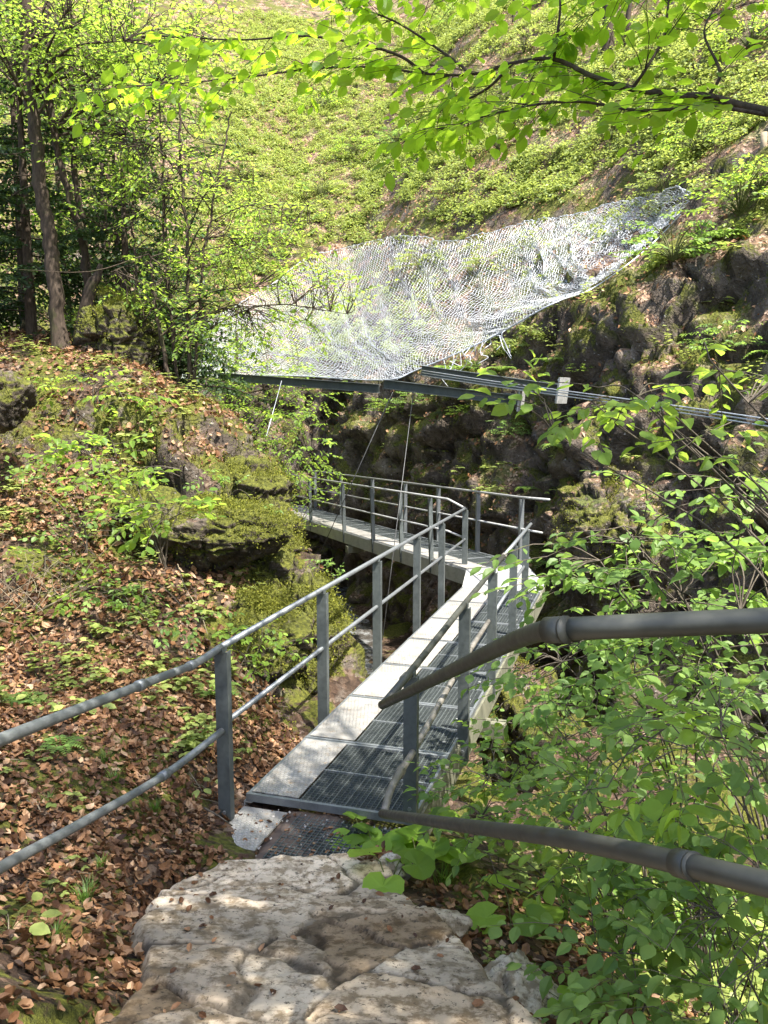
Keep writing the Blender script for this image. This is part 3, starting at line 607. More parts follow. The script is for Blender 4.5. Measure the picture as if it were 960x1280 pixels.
# net: edges in plan, draped
bot = [at(225, 474, Y=19.4), at(270, 470, Y=19.), at(370, 470, Y=17.7), at(478, 475, Y=16.), at(522, 462, Y=15.8), at(610, 424, Y=15.4), at(690, 380, Y=14.6)]+[hill_at(*q)*.985+np.array([0, 0, CZ])*.015 for q in ((735, 356), (775, 330), (812, 300), (848, 264))]
def top_pt(px, py): p = hill_at(px, py); return p+np.array([0, -.05, .12])
topp = [top_pt(250, 400), top_pt(300, 375), top_pt(350, 345), top_pt(410, 315), top_pt(480, 298), top_pt(560, 300), top_pt(640, 286), top_pt(700, 274), top_pt(770, 258), top_pt(858, 248)]
print('net top', np.round(topp, 1).tolist())
B_ = spline(bot, 12); T_ = spline(topp, 12)
nu, nv = 460, 92
def res(P, n):
    s = np.r_[0, np.cumsum(np.linalg.norm(np.diff(P, axis=0), axis=1))]; t = np.linspace(0, s[-1], n); return np.stack([np.interp(t, s, P[:, k]) for k in range(3)], -1)
ui = np.linspace(0, 1, nu); fi = np.linspace(0, 1, nv)
def reu(P): 
    s = np.linspace(0, 1, len(P)); return np.stack([np.interp(ui, s, P[:, k]) for k in range(3)], -1)
B_ = reu(B_); T_ = reu(T_)
G = B_[None]*(1-fi[:, None, None])+T_[None]*fi[:, None, None]
sag = np.sin(fi*math.pi)[:, None]*np.sin(np.clip(ui, 0, 1)*math.pi)[None]**.5
wrk = np.stack([ui[None]*9+fi[:, None]*1.5, ui[None]*0+fi[:, None]*2., ui[None]*0+fi[:, None]*0], -1)
G[..., 2] += -.75*sag+.16*fbm(wrk, 3, 12)*sag**.5+.025*fbm(wrk*4, 2, 22)
G[..., 0] += .25*fbm(wrk*1.3, 3, 32)*sag**.5+.07*fbm(wrk*6, 2, 35)+(.5*fi*(1-fi))[:, None]
from mathutils.kdtree import KDTree
hs = HP[55:215].reshape(-1, 3); hsn = hn[55:215].reshape(-1, 3); kk_ = np.where((hs[:, 0] > -8) & (hs[:, 0] < 8) & (hs[:, 1] > 12) & (hs[:, 1] < 32))[0][::3]
kd = KDTree(len(kk_))
for i_, k_ in enumerate(kk_): kd.insert(hs[k_], i_)
kd.balance()
for j_ in range(nv):
    for i_ in range(nu):
        g_ = G[j_, i_]; a_, b_, d_ = kd.find(g_); n_ = hsn[kk_[b_]]; sg_ = float(np.dot(g_-np.array(a_), n_))
        if d_ < 2 and sg_ < .14: G[j_, i_] = g_+n_*(.14-sg_)
for _ in range(6):
    G[1:-1, 1:-1] = G[1:-1, 1:-1]*.4+.15*(G[:-2, 1:-1]+G[2:, 1:-1]+G[1:-1, :-2]+G[1:-1, 2:])
G += R.normal(size=G.shape)*.008; G[..., 0] += .10*np.sin(ui*150+3*fbm(wrk, 2, 5))*sag*.5
rn = empty('rockfall_net', tuple(B_[110]), 'sagging silver rockfall wire net slung from the hillside to the steel beams', 'wire net')
m = MB(); segs = []
for i in range(0, nu-1):
    for j in range(0, nv-1):
        if R.uniform() < .75*max(sst(.93, 1., j/nv), sst(.95, 1., i/nu)): continue
        if (i+j) % 2 == 0: segs.append((G[j, i], G[j+1, i+1]))
        else: segs.append((G[j+1, i], G[j, i+1]))
A_ = np.array([s[0] for s in segs]); Bb = np.array([s[1] for s in segs]); D_ = Bb-A_; D_ /= np.linalg.norm(D_, axis=1)[:, None]
u_ = np.cross(D_, [0, 0, 1.]); u_ /= np.linalg.norm(u_, axis=1)[:, None]; w_ = np.cross(D_, u_); rw = .0027; V = []
for k in range(3):
    an = k*2*math.pi/3; o_ = (math.cos(an)*u_+math.sin(an)*w_)*rw; V += [A_+o_, Bb+o_]
V = np.stack(V, 1).reshape(-1, 3); bs = np.arange(len(A_))[:, None]*6
Q = np.concatenate([bs+np.array([[0, 1, 3, 2]]), bs+np.array([[2, 3, 5, 4]]), bs+np.array([[4, 5, 1, 0]])])
m.add(V, [Q]); m.build('mesh', M['wire'], rn, False)
m = MB(); m.tube(B_, .014, 6); m.build('border_rope', M['cable'], rn)
m = MB(); m.tube(G[-1]+[0, 0, -.02], .012, 6); m.build('border_rope', M['cable'], rn)
m = MB()
for k in range(16):   # loose strands at the corner
    q = B_[int(202+k*2.7)]; e = q+np.array([R.uniform(-.1, .35), R.uniform(-.2, .1), R.uniform(-.35, -.1)]); m.tube(spline([q, (q+e)/2+R.normal(size=3)*.08, e, e+R.normal(size=3)*.1], 4), .006, 4)
m.build('loose_wire', M['wire'], rn)

# ------------------------------------------------------------------ leaves
def tmpl(V, F3, F4=()): return np.array(V, float), [np.array(F3, int).reshape(-1, 3), np.array(F4, int).reshape(-1, 4)]
OV = tmpl([(0, 0, 0), (0, .38, -.03), (0, .72, -.03), (0, 1, -.10), (-.21, .16, .03), (-.33, .44, .04), (-.24, .74, .0), (.21, .16, .03), (.33, .44, .04), (.24, .74, 0)],
          [(0, 1, 4), (0, 7, 1), (2, 3, 6), (2, 9, 3)], [(1, 2, 5, 4), (2, 6, 5, 5)] and [(1, 5, 4, 4)] and [])
OV = tmpl(OV[0], [(0, 1, 4), (0, 7, 1), (2, 3, 6), (2, 9, 3), (4, 1, 5), (1, 2, 5), (5, 2, 6), (1, 7, 8), (1, 8, 2), (2, 8, 9)])
OVC = (OV[0]*np.array([.85, 1, 1])+np.c_[OV[0][:, 1]*.06, OV[0][:, 1]*0, -.22*OV[0][:, 1]**2+.9*np.abs(OV[0][:, 0])*.35], OV[1]); OVD = (OV[0]*np.array([1.12, .92, 1])+np.c_[-OV[0][:, 1]**2*.08, OV[0][:, 1]*0, .10*OV[0][:, 1]*(1-OV[0][:, 1])-.25*np.abs(OV[0][:, 0])], OV[1])
RH_ = tmpl([(0, 0, 0), (-.3, .45, .05), (0, 1, -.08), (.3, .45, .05)], [(0, 2, 1), (0, 3, 2)])
CR = tmpl([(0, 0, 0), (0, .5, -.14), (0, 1, .10), (-.3, .3, .12), (-.27, .75, .16), (.3, .3, .10), (.26, .72, .2)], [(0, 1, 3), (3, 1, 4), (4, 1, 2), (0, 5, 1), (5, 6, 1), (6, 2, 1)])
CR2 = tmpl([(0, 0, .1), (0, .5, .0), (.1, 1, .25), (-.32, .35, .03), (-.2, .8, -.05), (.28, .3, .2), (.3, .75, .1)], [(0, 1, 3), (3, 1, 4), (4, 1, 2), (0, 5, 1), (5, 6, 1), (6, 2, 1)])
def lobed():
    pts = [(0, 0, 0)]; ang = [-150, -120, -95, -70, -45, -22, 0, 22, 45, 70, 95, 120, 150]; rad = [.30, .42, .33, .52, .36, .46, .66, .46, .36, .52, .33, .42, .30]
    c_ = (0, .34)
    V = [(0, .34, -.02)]+[(c_[0]+r*math.sin(math.radians(a)), c_[1]+r*math.cos(math.radians(a)), -.10*r*r+.02*(i % 2)) for i, (a, r) in enumerate(zip(ang, rad))]+[(0, .12, 0)]
    n_ = len(V)-1; return tmpl(V, [(0, i+1, i) for i in range(1, n_)]+[(0, 1, n_)])
MA = lobed()
def roundleaf():
    V = [(0, .45, -.05)]; k = 22
    for i in range(k):
        a = math.radians(-160+320*i/(k-1)); r = .52+.025*(i % 2); V.append((r*math.sin(a)*1.05, .45+r*math.cos(a), .05*math.cos(3*a)))
    V.append((0, .22, 0)); return tmpl(V, [(0, i+1, i) for i in range(1, k)]+[(0, 1, k+1), (0, k+1, k)])
RL = roundleaf()
NE = tmpl([(0, 0, 0), (-.10, .5, 0), (0, 1, 0), (.10, .5, 0)], [(0, 2, 1), (0, 3, 2)])
GR = tmpl([(-.02, 0, 0), (.02, 0, 0), (-.018, .5, .06), (.018, .5, .06), (0, 1, -.10)], [(2, 3, 4)], [(0, 1, 3, 2)])
class LV:
    def __init__(s): s.P, s.D, s.N, s.S = [], [], [], []
    def add(s, p, d, n, z): s.P.append(p); s.D.append(d); s.N.append(n); s.S.append(z)
    def put(s, mb, T):
        if len(s.P) == 0: return
        P, D, N, S = np.array(s.P, float).reshape(-1, 3), np.array(s.D, float).reshape(-1, 3), np.array(s.N, float).reshape(-1, 3), np.array(s.S, float).ravel()
        D = D/(np.linalg.norm(D, axis=1)[:, None]+1e-9); Xx = np.cross(D, N); Xx /= np.linalg.norm(Xx, axis=1)[:, None]+1e-9; Z = np.cross(Xx, D)
        V, Fs = T; W_ = P[:, None]+S[:, None, None]*(V[None, :, :1]*Xx[:, None]+V[None, :, 1:2]*D[:, None]+V[None, :, 2:]*Z[:, None])
        o = np.arange(len(P))[:, None, None]*len(V)
        mb.add(W_.reshape(-1, 3), [(o+f[None]).reshape(-1, f.shape[1]) for f in Fs if len(f)])
def rnd(s=1.): return R.normal(size=3)*s
def spray(A, d, L, lv, tw, ls, n=9, r=.003, droop=.25, tilt=.35, fan=True):
    d = np.array(d, float); d /= np.linalg.norm(d)+1e-9; P = [np.array(A, float)]; k = 5
    for i in range(k): P.append(P[-1]+d*L/k); d = d+np.array([0, 0, -droop/k])+rnd(.07); d /= np.linalg.norm(d)
    P = np.array(P); tw.tube(P, np.linspace(r, r*.4, len(P)), 4, False)
    up = np.array([0, 0, 1.])+rnd(.25); side = np.cross(d, up); side /= np.linalg.norm(side)+1e-9
    for i in range(n):
        t = (i+.6)/n; q = P[min(int(t*k), k-1)]+(P[min(int(t*k)+1, k)]-P[min(int(t*k), k-1)])*(t*k % 1); sg = -1 if i % 2 else 1
        dd = d*(.45+.4*t)+side*sg*(1.05-.5*t)+rnd(.16)+np.array([0, 0, -.12]); nn = np.array([0, 0, 1.])+rnd(tilt)
        if i == n-1: dd = d+rnd(.1)
        s_ = ls*R.uniform(.5, 1.2)*(1.-.25*abs(t-.45)); dd /= np.linalg.norm(dd); lv.add(q+dd*.012, dd, nn, s_)
    return P
def shrub(root, spots, n, ls, label, name='shrub', cat='shrub', mat='leaf', T=OV, stems=5, per=9, L=.42, r0=.012, group='leafy shrubs growing right of the steps', smat='bark_grey', droop=.3, sp=.20, out=.6, lowlimb=.25):
    """spots: list of (centre, radii, weight); limbs run from the root to the spots, sprays hang off the limbs"""
    root = np.array(root, float); o = empty(name, tuple(root), label, cat, group)
    if name == 'hazel_shrub': n = int(n*(1.15 if 'open' in label else 1.0)); ls = ls*1.36
    tw = MB(); lv = LV(); limbs = []; ws = np.array([s[2] for s in spots], float); ws /= ws.sum()
    for si, (cc, rr_, wt) in enumerate(spots):
        cc = np.array(cc, float)
        for k in range(max(1, int(round(stems*ws[si])))):
            e = cc+R.uniform(-.7, .7, 3)*np.array(rr_); mid = root*.5+e*.5+np.array([0, 0, .22*np.linalg.norm(e-root)])+rnd(.06)
            P = spline([root+rnd(.03)*[1, 1, 0], root*.8+mid*.2+[0, 0, .1]+rnd(.02), mid, e], 5); rad = np.linspace(r0, r0*.3, len(P)); tw.tube(P, rad, 6, False); limbs.append(P[int(len(P)*lowlimb):])
    LP_ = np.concatenate(limbs)
    for k in range(n):
        si = R.choice(len(spots), p=ws); cc, rr_, wt = spots[si]; q = rnd(1); q = q/np.linalg.norm(q)*R.uniform(.15, 1)**.5; A = np.array(cc)+q*np.array(rr_)
        dd = ((LP_-A)**2).sum(1); j = int(np.argmin(dd)); a = LP_[j]
        if np.linalg.norm(A-a) > .12:
            mid = (a+A)/2+np.array([0, 0, .08*np.linalg.norm(A-a)])+rnd(.02); tw.tube(spline([a, mid, A], 3), np.linspace(.0045, .003, 7)*r0/.012, 4, False)
        dr = (A-a)/(np.linalg.norm(A-a)+1e-6)*out+np.array([R.normal()*.5, R.normal()*.5, R.normal()*.15]); dr[2] *= .6
        spray(A, dr, L*R.uniform(.6, 1.15), lv, tw, ls, int(per*R.uniform(.7, 1.2)), .003*r0/.012, droop)
    tw.build('stems', M[smat], o); mb = MB()
    if T is OV:
        for q_, t_ in ((0, OV), (1, OVC), (2, OVD)):
            l2 = LV(); l2.P, l2.D, l2.N, l2.S = lv.P[q_::3], lv.D[q_::3], lv.N[q_::3], lv.S[q_::3]; l2.put(mb, t_)
    else: lv.put(mb, T)
    mb.build('foliage', M[mat], o, False)
    return o

# ---- foreground branch of the tree standing right of the steps -------------------------------
bt = empty('beech_tree', (3.6, .6, .2), 'beech tree whose leafy branch crosses the top of the view', 'tree')
trk = MB(); trk.tube(spline([(3.6, .6, .0), (3.55, .65, 2), (3.7, .5, 4.5), (3.9, .3, 8), (3.8, .2, 11)], 5), np.linspace(.2, .07, 21), 12, False); trk.build('trunk', M['bark_grey'], bt)
bb = MB(); lv = LV()
mainb = [np.array([3.58, .6, 3.1]), at(1250, 190, Y=1.9), at(960, 139, Y=2.45), at(885, 121, Y=2.6), at(850, 119, Y=2.65), at(790, 111, Y=2.75), at(740, 95, Y=2.8), at(692, 74, Y=2.9), at(640, 79, Y=3.0), at(590, 93, Y=3.1), at(530, 92, Y=3.2), at(470, 84, Y=3.3), at(390, 86, Y=3.35), at(320, 95, Y=3.4), at(240, 103, Y=3.4), at(170, 108, Y=3.4), at(120, 112, Y=3.4)]
mp_ = spline(mainb, 5); bb.tube(mp_, np.interp(np.arange(len(mp_)), [0, 10, 25, 45, len(mp_)], [.03, .012, .009, .005, .002]), 8, False)
sub = [[mainb[2]+[0, 0, -.01], at(890, 134, Y=2.5), at(800, 138, Y=2.6), at(720, 127, Y=2.75), at(640, 136, Y=2.9), at(560, 160, Y=3.1), at(500, 175, Y=3.2)],
       [mainb[5], at(808, 85, Y=2.7), at(830, 45, Y=2.7), at(838, -10, Y=2.7), at(860, -80, Y=2.8)],
       [mainb[7], at(697, 40, Y=2.85), at(700, 0, Y=2.85), at(690, -60, Y=2.9)],
       [mainb[10], at(500, 70, Y=3.15), at(450, 55, Y=3.1), at(380, 45, Y=3.1), at(300, 50, Y=3.1), at(200, 45, Y=3.1)],
       [mainb[9], at(560, 70, Y=3.2), at(500, 30, Y=3.3), at(450, 10, Y=3.3), at(400, -10, Y=3.4)],
       [mainb[8], at(610, 110, Y=3.1), at(570, 130, Y=3.2), at(520, 150, Y=3.3)],
       [mainb[3], at(900, 90, Y=2.6), at(880, 40, Y=2.7), at(900, 0, Y=2.8)],
       [np.array([3.6, .5, 4.2]), at(1200, -150, Y=2.4), at(960, -60, Y=2.8), at(820, -20, Y=3.0), at(700, -15, Y=3.1), at(580, -10, Y=3.2), at(480, -5, Y=3.3)]]
allb = [mp_[12:]]
for sbr in sub:
    q = spline(sbr, 5); bb.tube(q, np.linspace(.006, .002, len(q)), 6, False); allb.append(q[3:])
AB = np.concatenate(allb)
def vis(p):
    d_ = p-np.array([0, 0, CZ]); yc = d_[1]*math.cos(PITCH)-d_[2]*math.sin(PITCH); zc_ = d_[1]*math.sin(PITCH)+d_[2]*math.cos(PITCH); return 480+F*d_[0]/yc, 640-F*zc_/yc
tips = 0
for k in range(len(AB)-1):
    dirb = AB[k+1]-AB[k]
    if np.linalg.norm(dirb) > .5: continue
    L_ = np.linalg.norm(dirb); dirb = dirb/L_
    for _ in range(R.poisson(L_/.030)):
        q = AB[k]+dirb*R.uniform(0, L_); sd_ = np.cross(dirb, [0, 0, 1.]); sd_ /= np.linalg.norm(sd_); d_ = dirb*.7+sd_*R.choice([-1, 1])*R.uniform(.4, 1)+np.array([0, 0, R.uniform(-.35, .15)])
        spray(q, d_, R.uniform(.10, .30), lv, bb, .067, int(R.integers(3, 7)), .0016, .35, .5)
fo = MB(); lv.put(fo, OV); bb.build('branches', M['bark'], bt); fo.build('foliage', M['leaf_branch'], bt, False)
# upper crown (above the view): added limbs and leaves, clustered to cast dappled shade
cb_ = MB(); lv = LV()
for k in range(118):
    e = np.array([3.1+R.normal()*.8, .5+R.normal()*.7, R.uniform(6.2, 9.5)]) if k > 75 else np.array([R.uniform(-1.5, 3.0), R.uniform(2.6, 5.3), R.uniform(6.4, 9.5)]) if k > 43 else np.array([R.uniform(-1.5, 3.9), R.uniform(-3, 3.4), R.uniform(5.6, 10)]); a = np.array([3.7, .5, min(e[2]-1.2, 8.5)]); P = spline([a, (a+e)/2+[0, 0, .3], e], 4); cb_.tube(P, np.linspace(.03, .008, len(P)), 5, False)
    for _ in range(9):
        q = P[R.integers(2, len(P))]; spray(q+rnd(.35), [R.normal(), R.normal(), .1], .6, lv, cb_, .09, 12, .004)
fo = MB(); lv.put(fo, RH_); cb_.build('upper_limbs', M['bark_grey'], bt); fo.build('crown', M['leaf_bright'], bt, False)

# ---- trees on the ridge at left -----------------------------------------------------------
def gz_(x, y): return float(H(x, y))
def tree(base, pts, r0, r1, spots, n, ls, label, mat='leaf', T=OV, bmat='bark', limbs=14, per=12, L=.8, group='trees on the left ridge', cat='tree', dead=0, droop=.2, name='broadleaf_tree'):
    base = np.array(base, float); o = empty(name, tuple(base), label, cat, group); P = spline([base-[0, 0, .2]]+list(pts), 8); P[1:] += np.c_[R.normal(size=(len(P)-1, 2))*.012, np.zeros(len(P)-1)]
    m = MB(); rad = np.linspace(r0, r1, len(P)); rad[0] *= 1.6; rad[1] *= 1.35; rad[2] *= 1.15; m.tube(P, rad, 10, False); m.build('trunk', M[bmat], o)
    lm = MB(); lv = LV(); ends = []; ws = np.array([s[2] for s in spots], float); ws /= ws.sum(); LS = []
    for k in range(limbs):
        cc, rr_, _ = spots[R.choice(len(spots), p=ws)]; e = np.array(cc)+R.uniform(-.9, .9, 3)*np.array(rr_); ok = np.where(P[:, 2] < e[2]+.2)[0]; j = ok[-1] if len(ok) else 2; j = max(2, int(j*R.uniform(.75, 1))); a = P[j]
        q = spline([a, (a+e)/2+[0, 0, .15]+rnd(.08), e], 5); lm.tube(q, np.linspace(min(.022, r0*.4), .004, len(q)), 6, False); LS.append(q[3:])
    for k in range(dead):
        j = R.integers(6, len(P)); a = P[j]; e = a+np.array([R.normal()*.7, R.normal()*.4, R.uniform(-.3, .25)]); lm.tube(spline([a, (a+e)/2+rnd(.06), e], 4), np.linspace(.01, .002, 9), 5, False)
    LS = np.concatenate(LS) if LS else P
    for k in range(n):
        cc, rr_, _ = spots[R.choice(len(spots), p=ws)]; q = rnd(1); q = q/np.linalg.norm(q)*R.uniform(.1, 1)**.5; A = np.array(cc)+q*np.array(rr_); j = int(np.argmin(((LS-A)**2).sum(1))); a = LS[j]
        if np.linalg.norm(A-a) > .15: lm.tube(spline([a, (a+A)/2+rnd(.04), A], 2), np.linspace(.006, .004, 5), 4, False)
        dr = (A-a)/(np.linalg.norm(A-a)+1e-6)*.6+np.array([R.normal()*.6, R.normal()*.6, .0]); spray(A, dr, L*R.uniform(.6, 1.1), lv, lm, ls, int(per*R.uniform(.8, 1.2)), .004, droop)
    lm.build('branches', M[bmat], o); mb = MB(); lv.put(mb, T); mb.build('foliage', M[mat], o, False); return o
def gb(px, py, Y): p = at(px, py, Y=Y); p[2] = gz_(p[0], p[1]); return p
S3 = lambda px, py, Y, rx, ry, rz, w=1: (at(px, py, Y=Y), (rx, ry, rz), w)
tree(gb(76, 415, 11.), [at(66, 330, Y=11), at(52, 240, Y=11), at(43, 150, Y=11), at(33, 60, Y=11), at(33, -40, Y=11), at(28, -160, Y=11)], .10, .055,
     [S3(0, 30, 11, 1.2, 1.2, .7, 1), S3(90, 30, 10.5, 1.3, 1, .6, 1.4), S3(150, 60, 10.5, 1., .8, .5, 1)], 330, .09, 'thickest dark trunk at left with crooked bare limbs and bright crown', 'leaf_bright', RH_, dead=9)
tree(gb(112, 385, 11.8), [at(106, 320, Y=11.8), at(88, 250, Y=11.8), at(70, 180, Y=11.8), at(60, 90, Y=11.8), at(60, -60, Y=11.8)], .055, .035,
     [S3(60, 100, 12, 1.2, 1, .6), S3(170, 130, 12.5, 1.2, 1, .6)], 160, .095, 'slim trunk just right of the thickest trunk, leaning left', 'leaf', RH_, dead=6)
tree(gb(118, 380, 12.3), [at(105, 300, Y=12.3), at(92, 200, Y=12.3), at(88, 120, Y=12.3), at(87, -30, Y=12.3)], .05, .035,
     [S3(100, 70, 13, 1.3, 1, .6), S3(210, 60, 12.5, 1.3, 1, .6)], 170, .095, 'slim upright trunk, third from the left picture edge', 'leaf_bright', RH_, dead=5)
for (b_, pts, r, lab, sp_) in (
    ((236, 478, 10.9), [(236, 420), (235, 330), (228, 230), (224, 150), (220, 90)], .030, 'tallest middle stem of the thin saplings beside the net', [S3(230, 220, 10.8, .9, .6, .5), S3(300, 330, 10.5, .9, .5, .4)]),
    ((238, 480, 10.8), [(248, 400), (258, 300), (275, 210), (290, 140)], .022, 'thin sapling stem leaning right across the net edge', [S3(330, 270, 10.5, 1.0, .6, .45), S3(380, 370, 10.2, .7, .5, .35)]),
    ((228, 478, 11.), [(214, 400), (206, 300), (203, 200), (200, 130)], .024, 'thin sapling stem leaning slightly left beside the net', [S3(180, 250, 11, .9, .6, .5), S3(280, 400, 10.4, .8, .5, .35)]),
    ((178, 440, 11.2), [(172, 380), (167, 300), (166, 230), (168, 170)], .020, 'thinnest upright sapling stem left of the net saplings', [S3(150, 180, 11.2, .9, .6, .5), S3(190, 350, 11, .6, .5, .35)]),
    ((222, 476, 10.7), [(200, 420), (190, 350), (187, 318)], .030, 'short broken off stem among the saplings', [S3(210, 380, 10.6, .4, .3, .25)])):
    tree(gb(*b_), [at(q[0], q[1], Y=b_[2]) for q in pts], r, r*.4, sp_, 105 if len(pts) > 3 else 12, .08, lab, 'leaf_bright', RH_, limbs=8, per=11, L=.5, group='thin saplings at the end of the left bank', cat='sapling', dead=5, name='sapling')
# stump
m = MB(); q0 = gb(95, 390, 11.2); m.tube(spline([q0-[0, 0, .1], at(112, 365, Y=11.2), at(122, 345, Y=11.2), at(126, 330, Y=11.2)], 4), np.linspace(.11, .03, 13), 9); tag(m.build('tree_stump', M['bark']), 'jagged broken stump leaning right beside the slim trunks', 'stump')
# conifers
def conifer(base, h, label, spread=1.5):
    base = np.array(base, float); o = empty('fir_tree', tuple(base), label, 'tree', 'dark firs behind the left ridge'); m = MB(); m.tube([base-[0, 0, .3], base+[0, 0, h*.5], base+[0, 0, h]], [.09, .05, .01], 8, False); m.build('trunk', M['bark'], o)
    br_ = MB(); lv = LV(); nb = int(h*9)
    for k in range(nb):
        t = (k+R.uniform(0, 1))/nb; z = h*(.06+.92*t); Lb = spread*(1-t)**.7*R.uniform(.65, 1.1)+.12; az = R.uniform(0, 6.283); d_ = np.array([math.cos(az), math.sin(az), .05]); a = base+[0, 0, z]
        P = [a]
        for i in range(6): P.append(P[-1]+d_*Lb/6); d_ = d_+[0, 0, -.09]; 
        P = np.array(P); br_.tube(P, np.linspace(.012, .003, 7), 4, False); sd_ = np.cross(d_, [0, 0, 1.]); sd_ /= np.linalg.norm(sd_)
        for i in range(int(Lb*26)):
            tt = R.uniform(.12, 1); q = P[0]+(P[-1]-P[0])*tt; q[2] = np.interp(tt, np.linspace(0, 1, 7), P[:, 2]); sg = R.choice([-1, 1]); tl = Lb*.42*(1.1-tt)*R.uniform(.5, 1)+.08; e_d = sd_*sg+np.array(d_)*.6+[0, 0, R.uniform(-.35, .05)]; e_d /= np.linalg.norm(e_d)
            nn_ = max(3, int(tl/.05))
            for jx in range(nn_): 
                qq = q+e_d*tl*jx/nn_; lv.add(qq, e_d*.6+rnd(.4)+np.cross(e_d, [0, 0, 1.])*(.7 if jx % 2 else -.7), np.array([0, 0, 1.])+rnd(.4), .085)
    br_.build('branches', M['bark'], o); mb = MB(); lv.put(mb, NE if False else RH_); mb.build('needles', M['needle'], o, False); return o
for (x_, y_, h_, lab) in ((-5.0, 12.0, 5.0, 'dark fir between the thickest trunk and the slim trunks'), (-3.6, 11.9, 3.4, 'low dark fir right of the slim trunks'), (-2.9, 12.6, 2.6, 'smallest dark fir beside the net end'), (-5.6, 13.2, 5.5, 'dark fir behind the thickest trunk at far left'), (-4.3, 13.8, 4.6, 'dark fir showing between the trunks and the saplings'), (-7.2, 12.6, 6.5, 'dark fir at the left picture edge'), (-3.35, 13.2, 3.2, 'small dark fir behind the thin saplings')):
    conifer((x_, y_, gz_(x_, y_)), h_, lab, 1.7)
# broad leafed trees farther left behind
for (x_, y_, h_, lab, mt) in ((-6.5, 17.5, 9, 'pale green tree behind the firs at the top left', 'leaf_bright'), (-3.4, 19.5, 7, 'light green young tree behind the saplings', 'leaf_bright'), (-9.5, 16, 10, 'leafy tree at the top left corner', 'leaf'), (-5.2, 16.2, 8, 'mid green tree behind the slim trunks', 'leaf_dark')):
    zb = gz_(x_, y_); b0 = np.array([x_, y_, zb]); tree(b0, [b0+[.1, 0, h_*.3], b0+[-.1, 0, h_*.6], b0+[0, 0, h_]], .09, .03,
         [(b0+[0, -.3, h_*.5], (2.2, 1.5, h_*.22), 1), (b0+[.3, -.3, h_*.8], (2.2, 1.5, h_*.2), 1)], 430, .13, lab, mt, RH_, limbs=22, per=14, L=.95, group='broadleaf trees beyond the left ridge')

# ---- shrubs right of the steps --------------------------------------------------------------
def gr(x, y): return (x, y, gz_(x, y)-.03)
shrub(gr(2.7, 4.6), [S3(760, 690, 5.4, .55, .5, .32, 1), S3(880, 660, 5.0, .6, .5, .35, 1.4), S3(900, 730, 4.6, .5, .4, .3, 1), S3(730, 720, 5.6, .3, .4, .14, .4)], 74, .080, 'tall hazel shrub level with the bend of the walkway', 'hazel_shrub', mat='leaf', stems=8, r0=.014)
shrub(gr(1.9, 4.4), [S3(800, 860, 4.4, .55, .5, .25, 1), S3(720, 840, 4.7, .4, .4, .2, .8), S3(880, 890, 4.1, .5, .4, .3, 1)], 90, .065, 'dense shrub behind the upper pipe handrail', 'hazel_shrub', mat='leaf', stems=8, r0=.010)
shrub(gr(1.35, 4.3), [S3(640, 985, 4.3, .35, .4, .2, 1), S3(720, 960, 4.2, .4, .4, .25, 1), S3(600, 1010, 4.2, .2, .3, .12, .4)], 54, .055, 'low shrub beside the first bridge post on the right', 'hazel_shrub', mat='leaf', stems=7, r0=.008, L=.3)
shrub(gr(2.1, 3.3), [S3(850, 980, 3.2, .4, .3, .25, 1), S3(930, 940, 3.0, .35, .3, .25, 1), S3(790, 1030, 3.3, .35, .3, .2, 1)], 64, .060, 'shrub between the two pipe rails at right', 'hazel_shrub', mat='leaf', stems=7, r0=.009, L=.32)
shrub(gr(1.5, 2.6), [S3(900, 1170, 2.5, .28, .3, .16, 1), S3(800, 1140, 2.8, .3, .3, .16, 1), S3(930, 1090, 2.4, .25, .2, .12, .5)], 48, .055, 'shrub with round leaves under the lower pipe rail', 'hazel_shrub', mat='leaf', stems=6, r0=.007, L=.28)
shrub(gr(3.3, 3.6), [S3(850, 520, 4.2, .55, .4, .12, 1), S3(760, 500, 4.4, .5, .4, .12, .9), S3(900, 580, 4.0, .35, .3, .14, .6), S3(700, 545, 4.4, .25, .3, .10, .3), S3(930, 460, 4.0, .3, .3, .2, .5)], 32, .078, 'open shrub whose twigs cross in front of the steel cables', 'hazel_shrub', mat='leaf_bright', stems=9, r0=.012, L=.4, per=8)
shrub(gr(3.6, 5.2), [S3(900, 800, 5.6, .7, .6, .4, 1), S3(800, 780, 5.8, .6, .6, .3, 1), S3(930, 620, 5.8, .5, .5, .3, .6)], 70, .07, 'darker shrub deep behind the pipe handrail', 'hazel_shrub', mat='leaf', stems=8)
shrub(gr(2.0, 5.6), [S3(700, 900, 6.0, .5, .5, .3, 1), S3(780, 930, 5.6, .5, .5, .3, 1)], 50, .06, 'shaded shrub down in the gorge right of the walkway', 'hazel_shrub', mat='leaf', stems=6)
shrub(gr(1.6, 3.2), [S3(905, 930, 2.35, .16, .15, .06, 1), S3(850, 990, 2.45, .14, .12, .05, .7)], 9, .085, 'sprig of broad yellow green leaves near the right edge', 'maple_sapling', mat='leaf_yellow', stems=2, r0=.006, L=.22, per=7, cat='sapling', smat='stem')
shrub(gr(1.15, 3.35), [S3(640, 1080, 3.4, .25, .25, .12, 1), S3(760, 1110, 3.2, .25, .3, .12, 1)], 20, .05, 'low leafy growth at the foot of the lower pipe rail', 'hazel_shrub', mat='leaf', stems=6, r0=.006, L=.22)
shrub(gr(1.7, 3.7), [S3(860, 1080, 3.0, .35, .3, .16, 1), S3(760, 1060, 3.2, .3, .3, .14, 1), S3(930, 1160, 2.7, .25, .3, .16, 1)], 40, .058, 'leafy shrub crossing under the collar of the lower pipe rail', 'hazel_shrub', mat='leaf_bright', stems=6, r0=.006, L=.28)
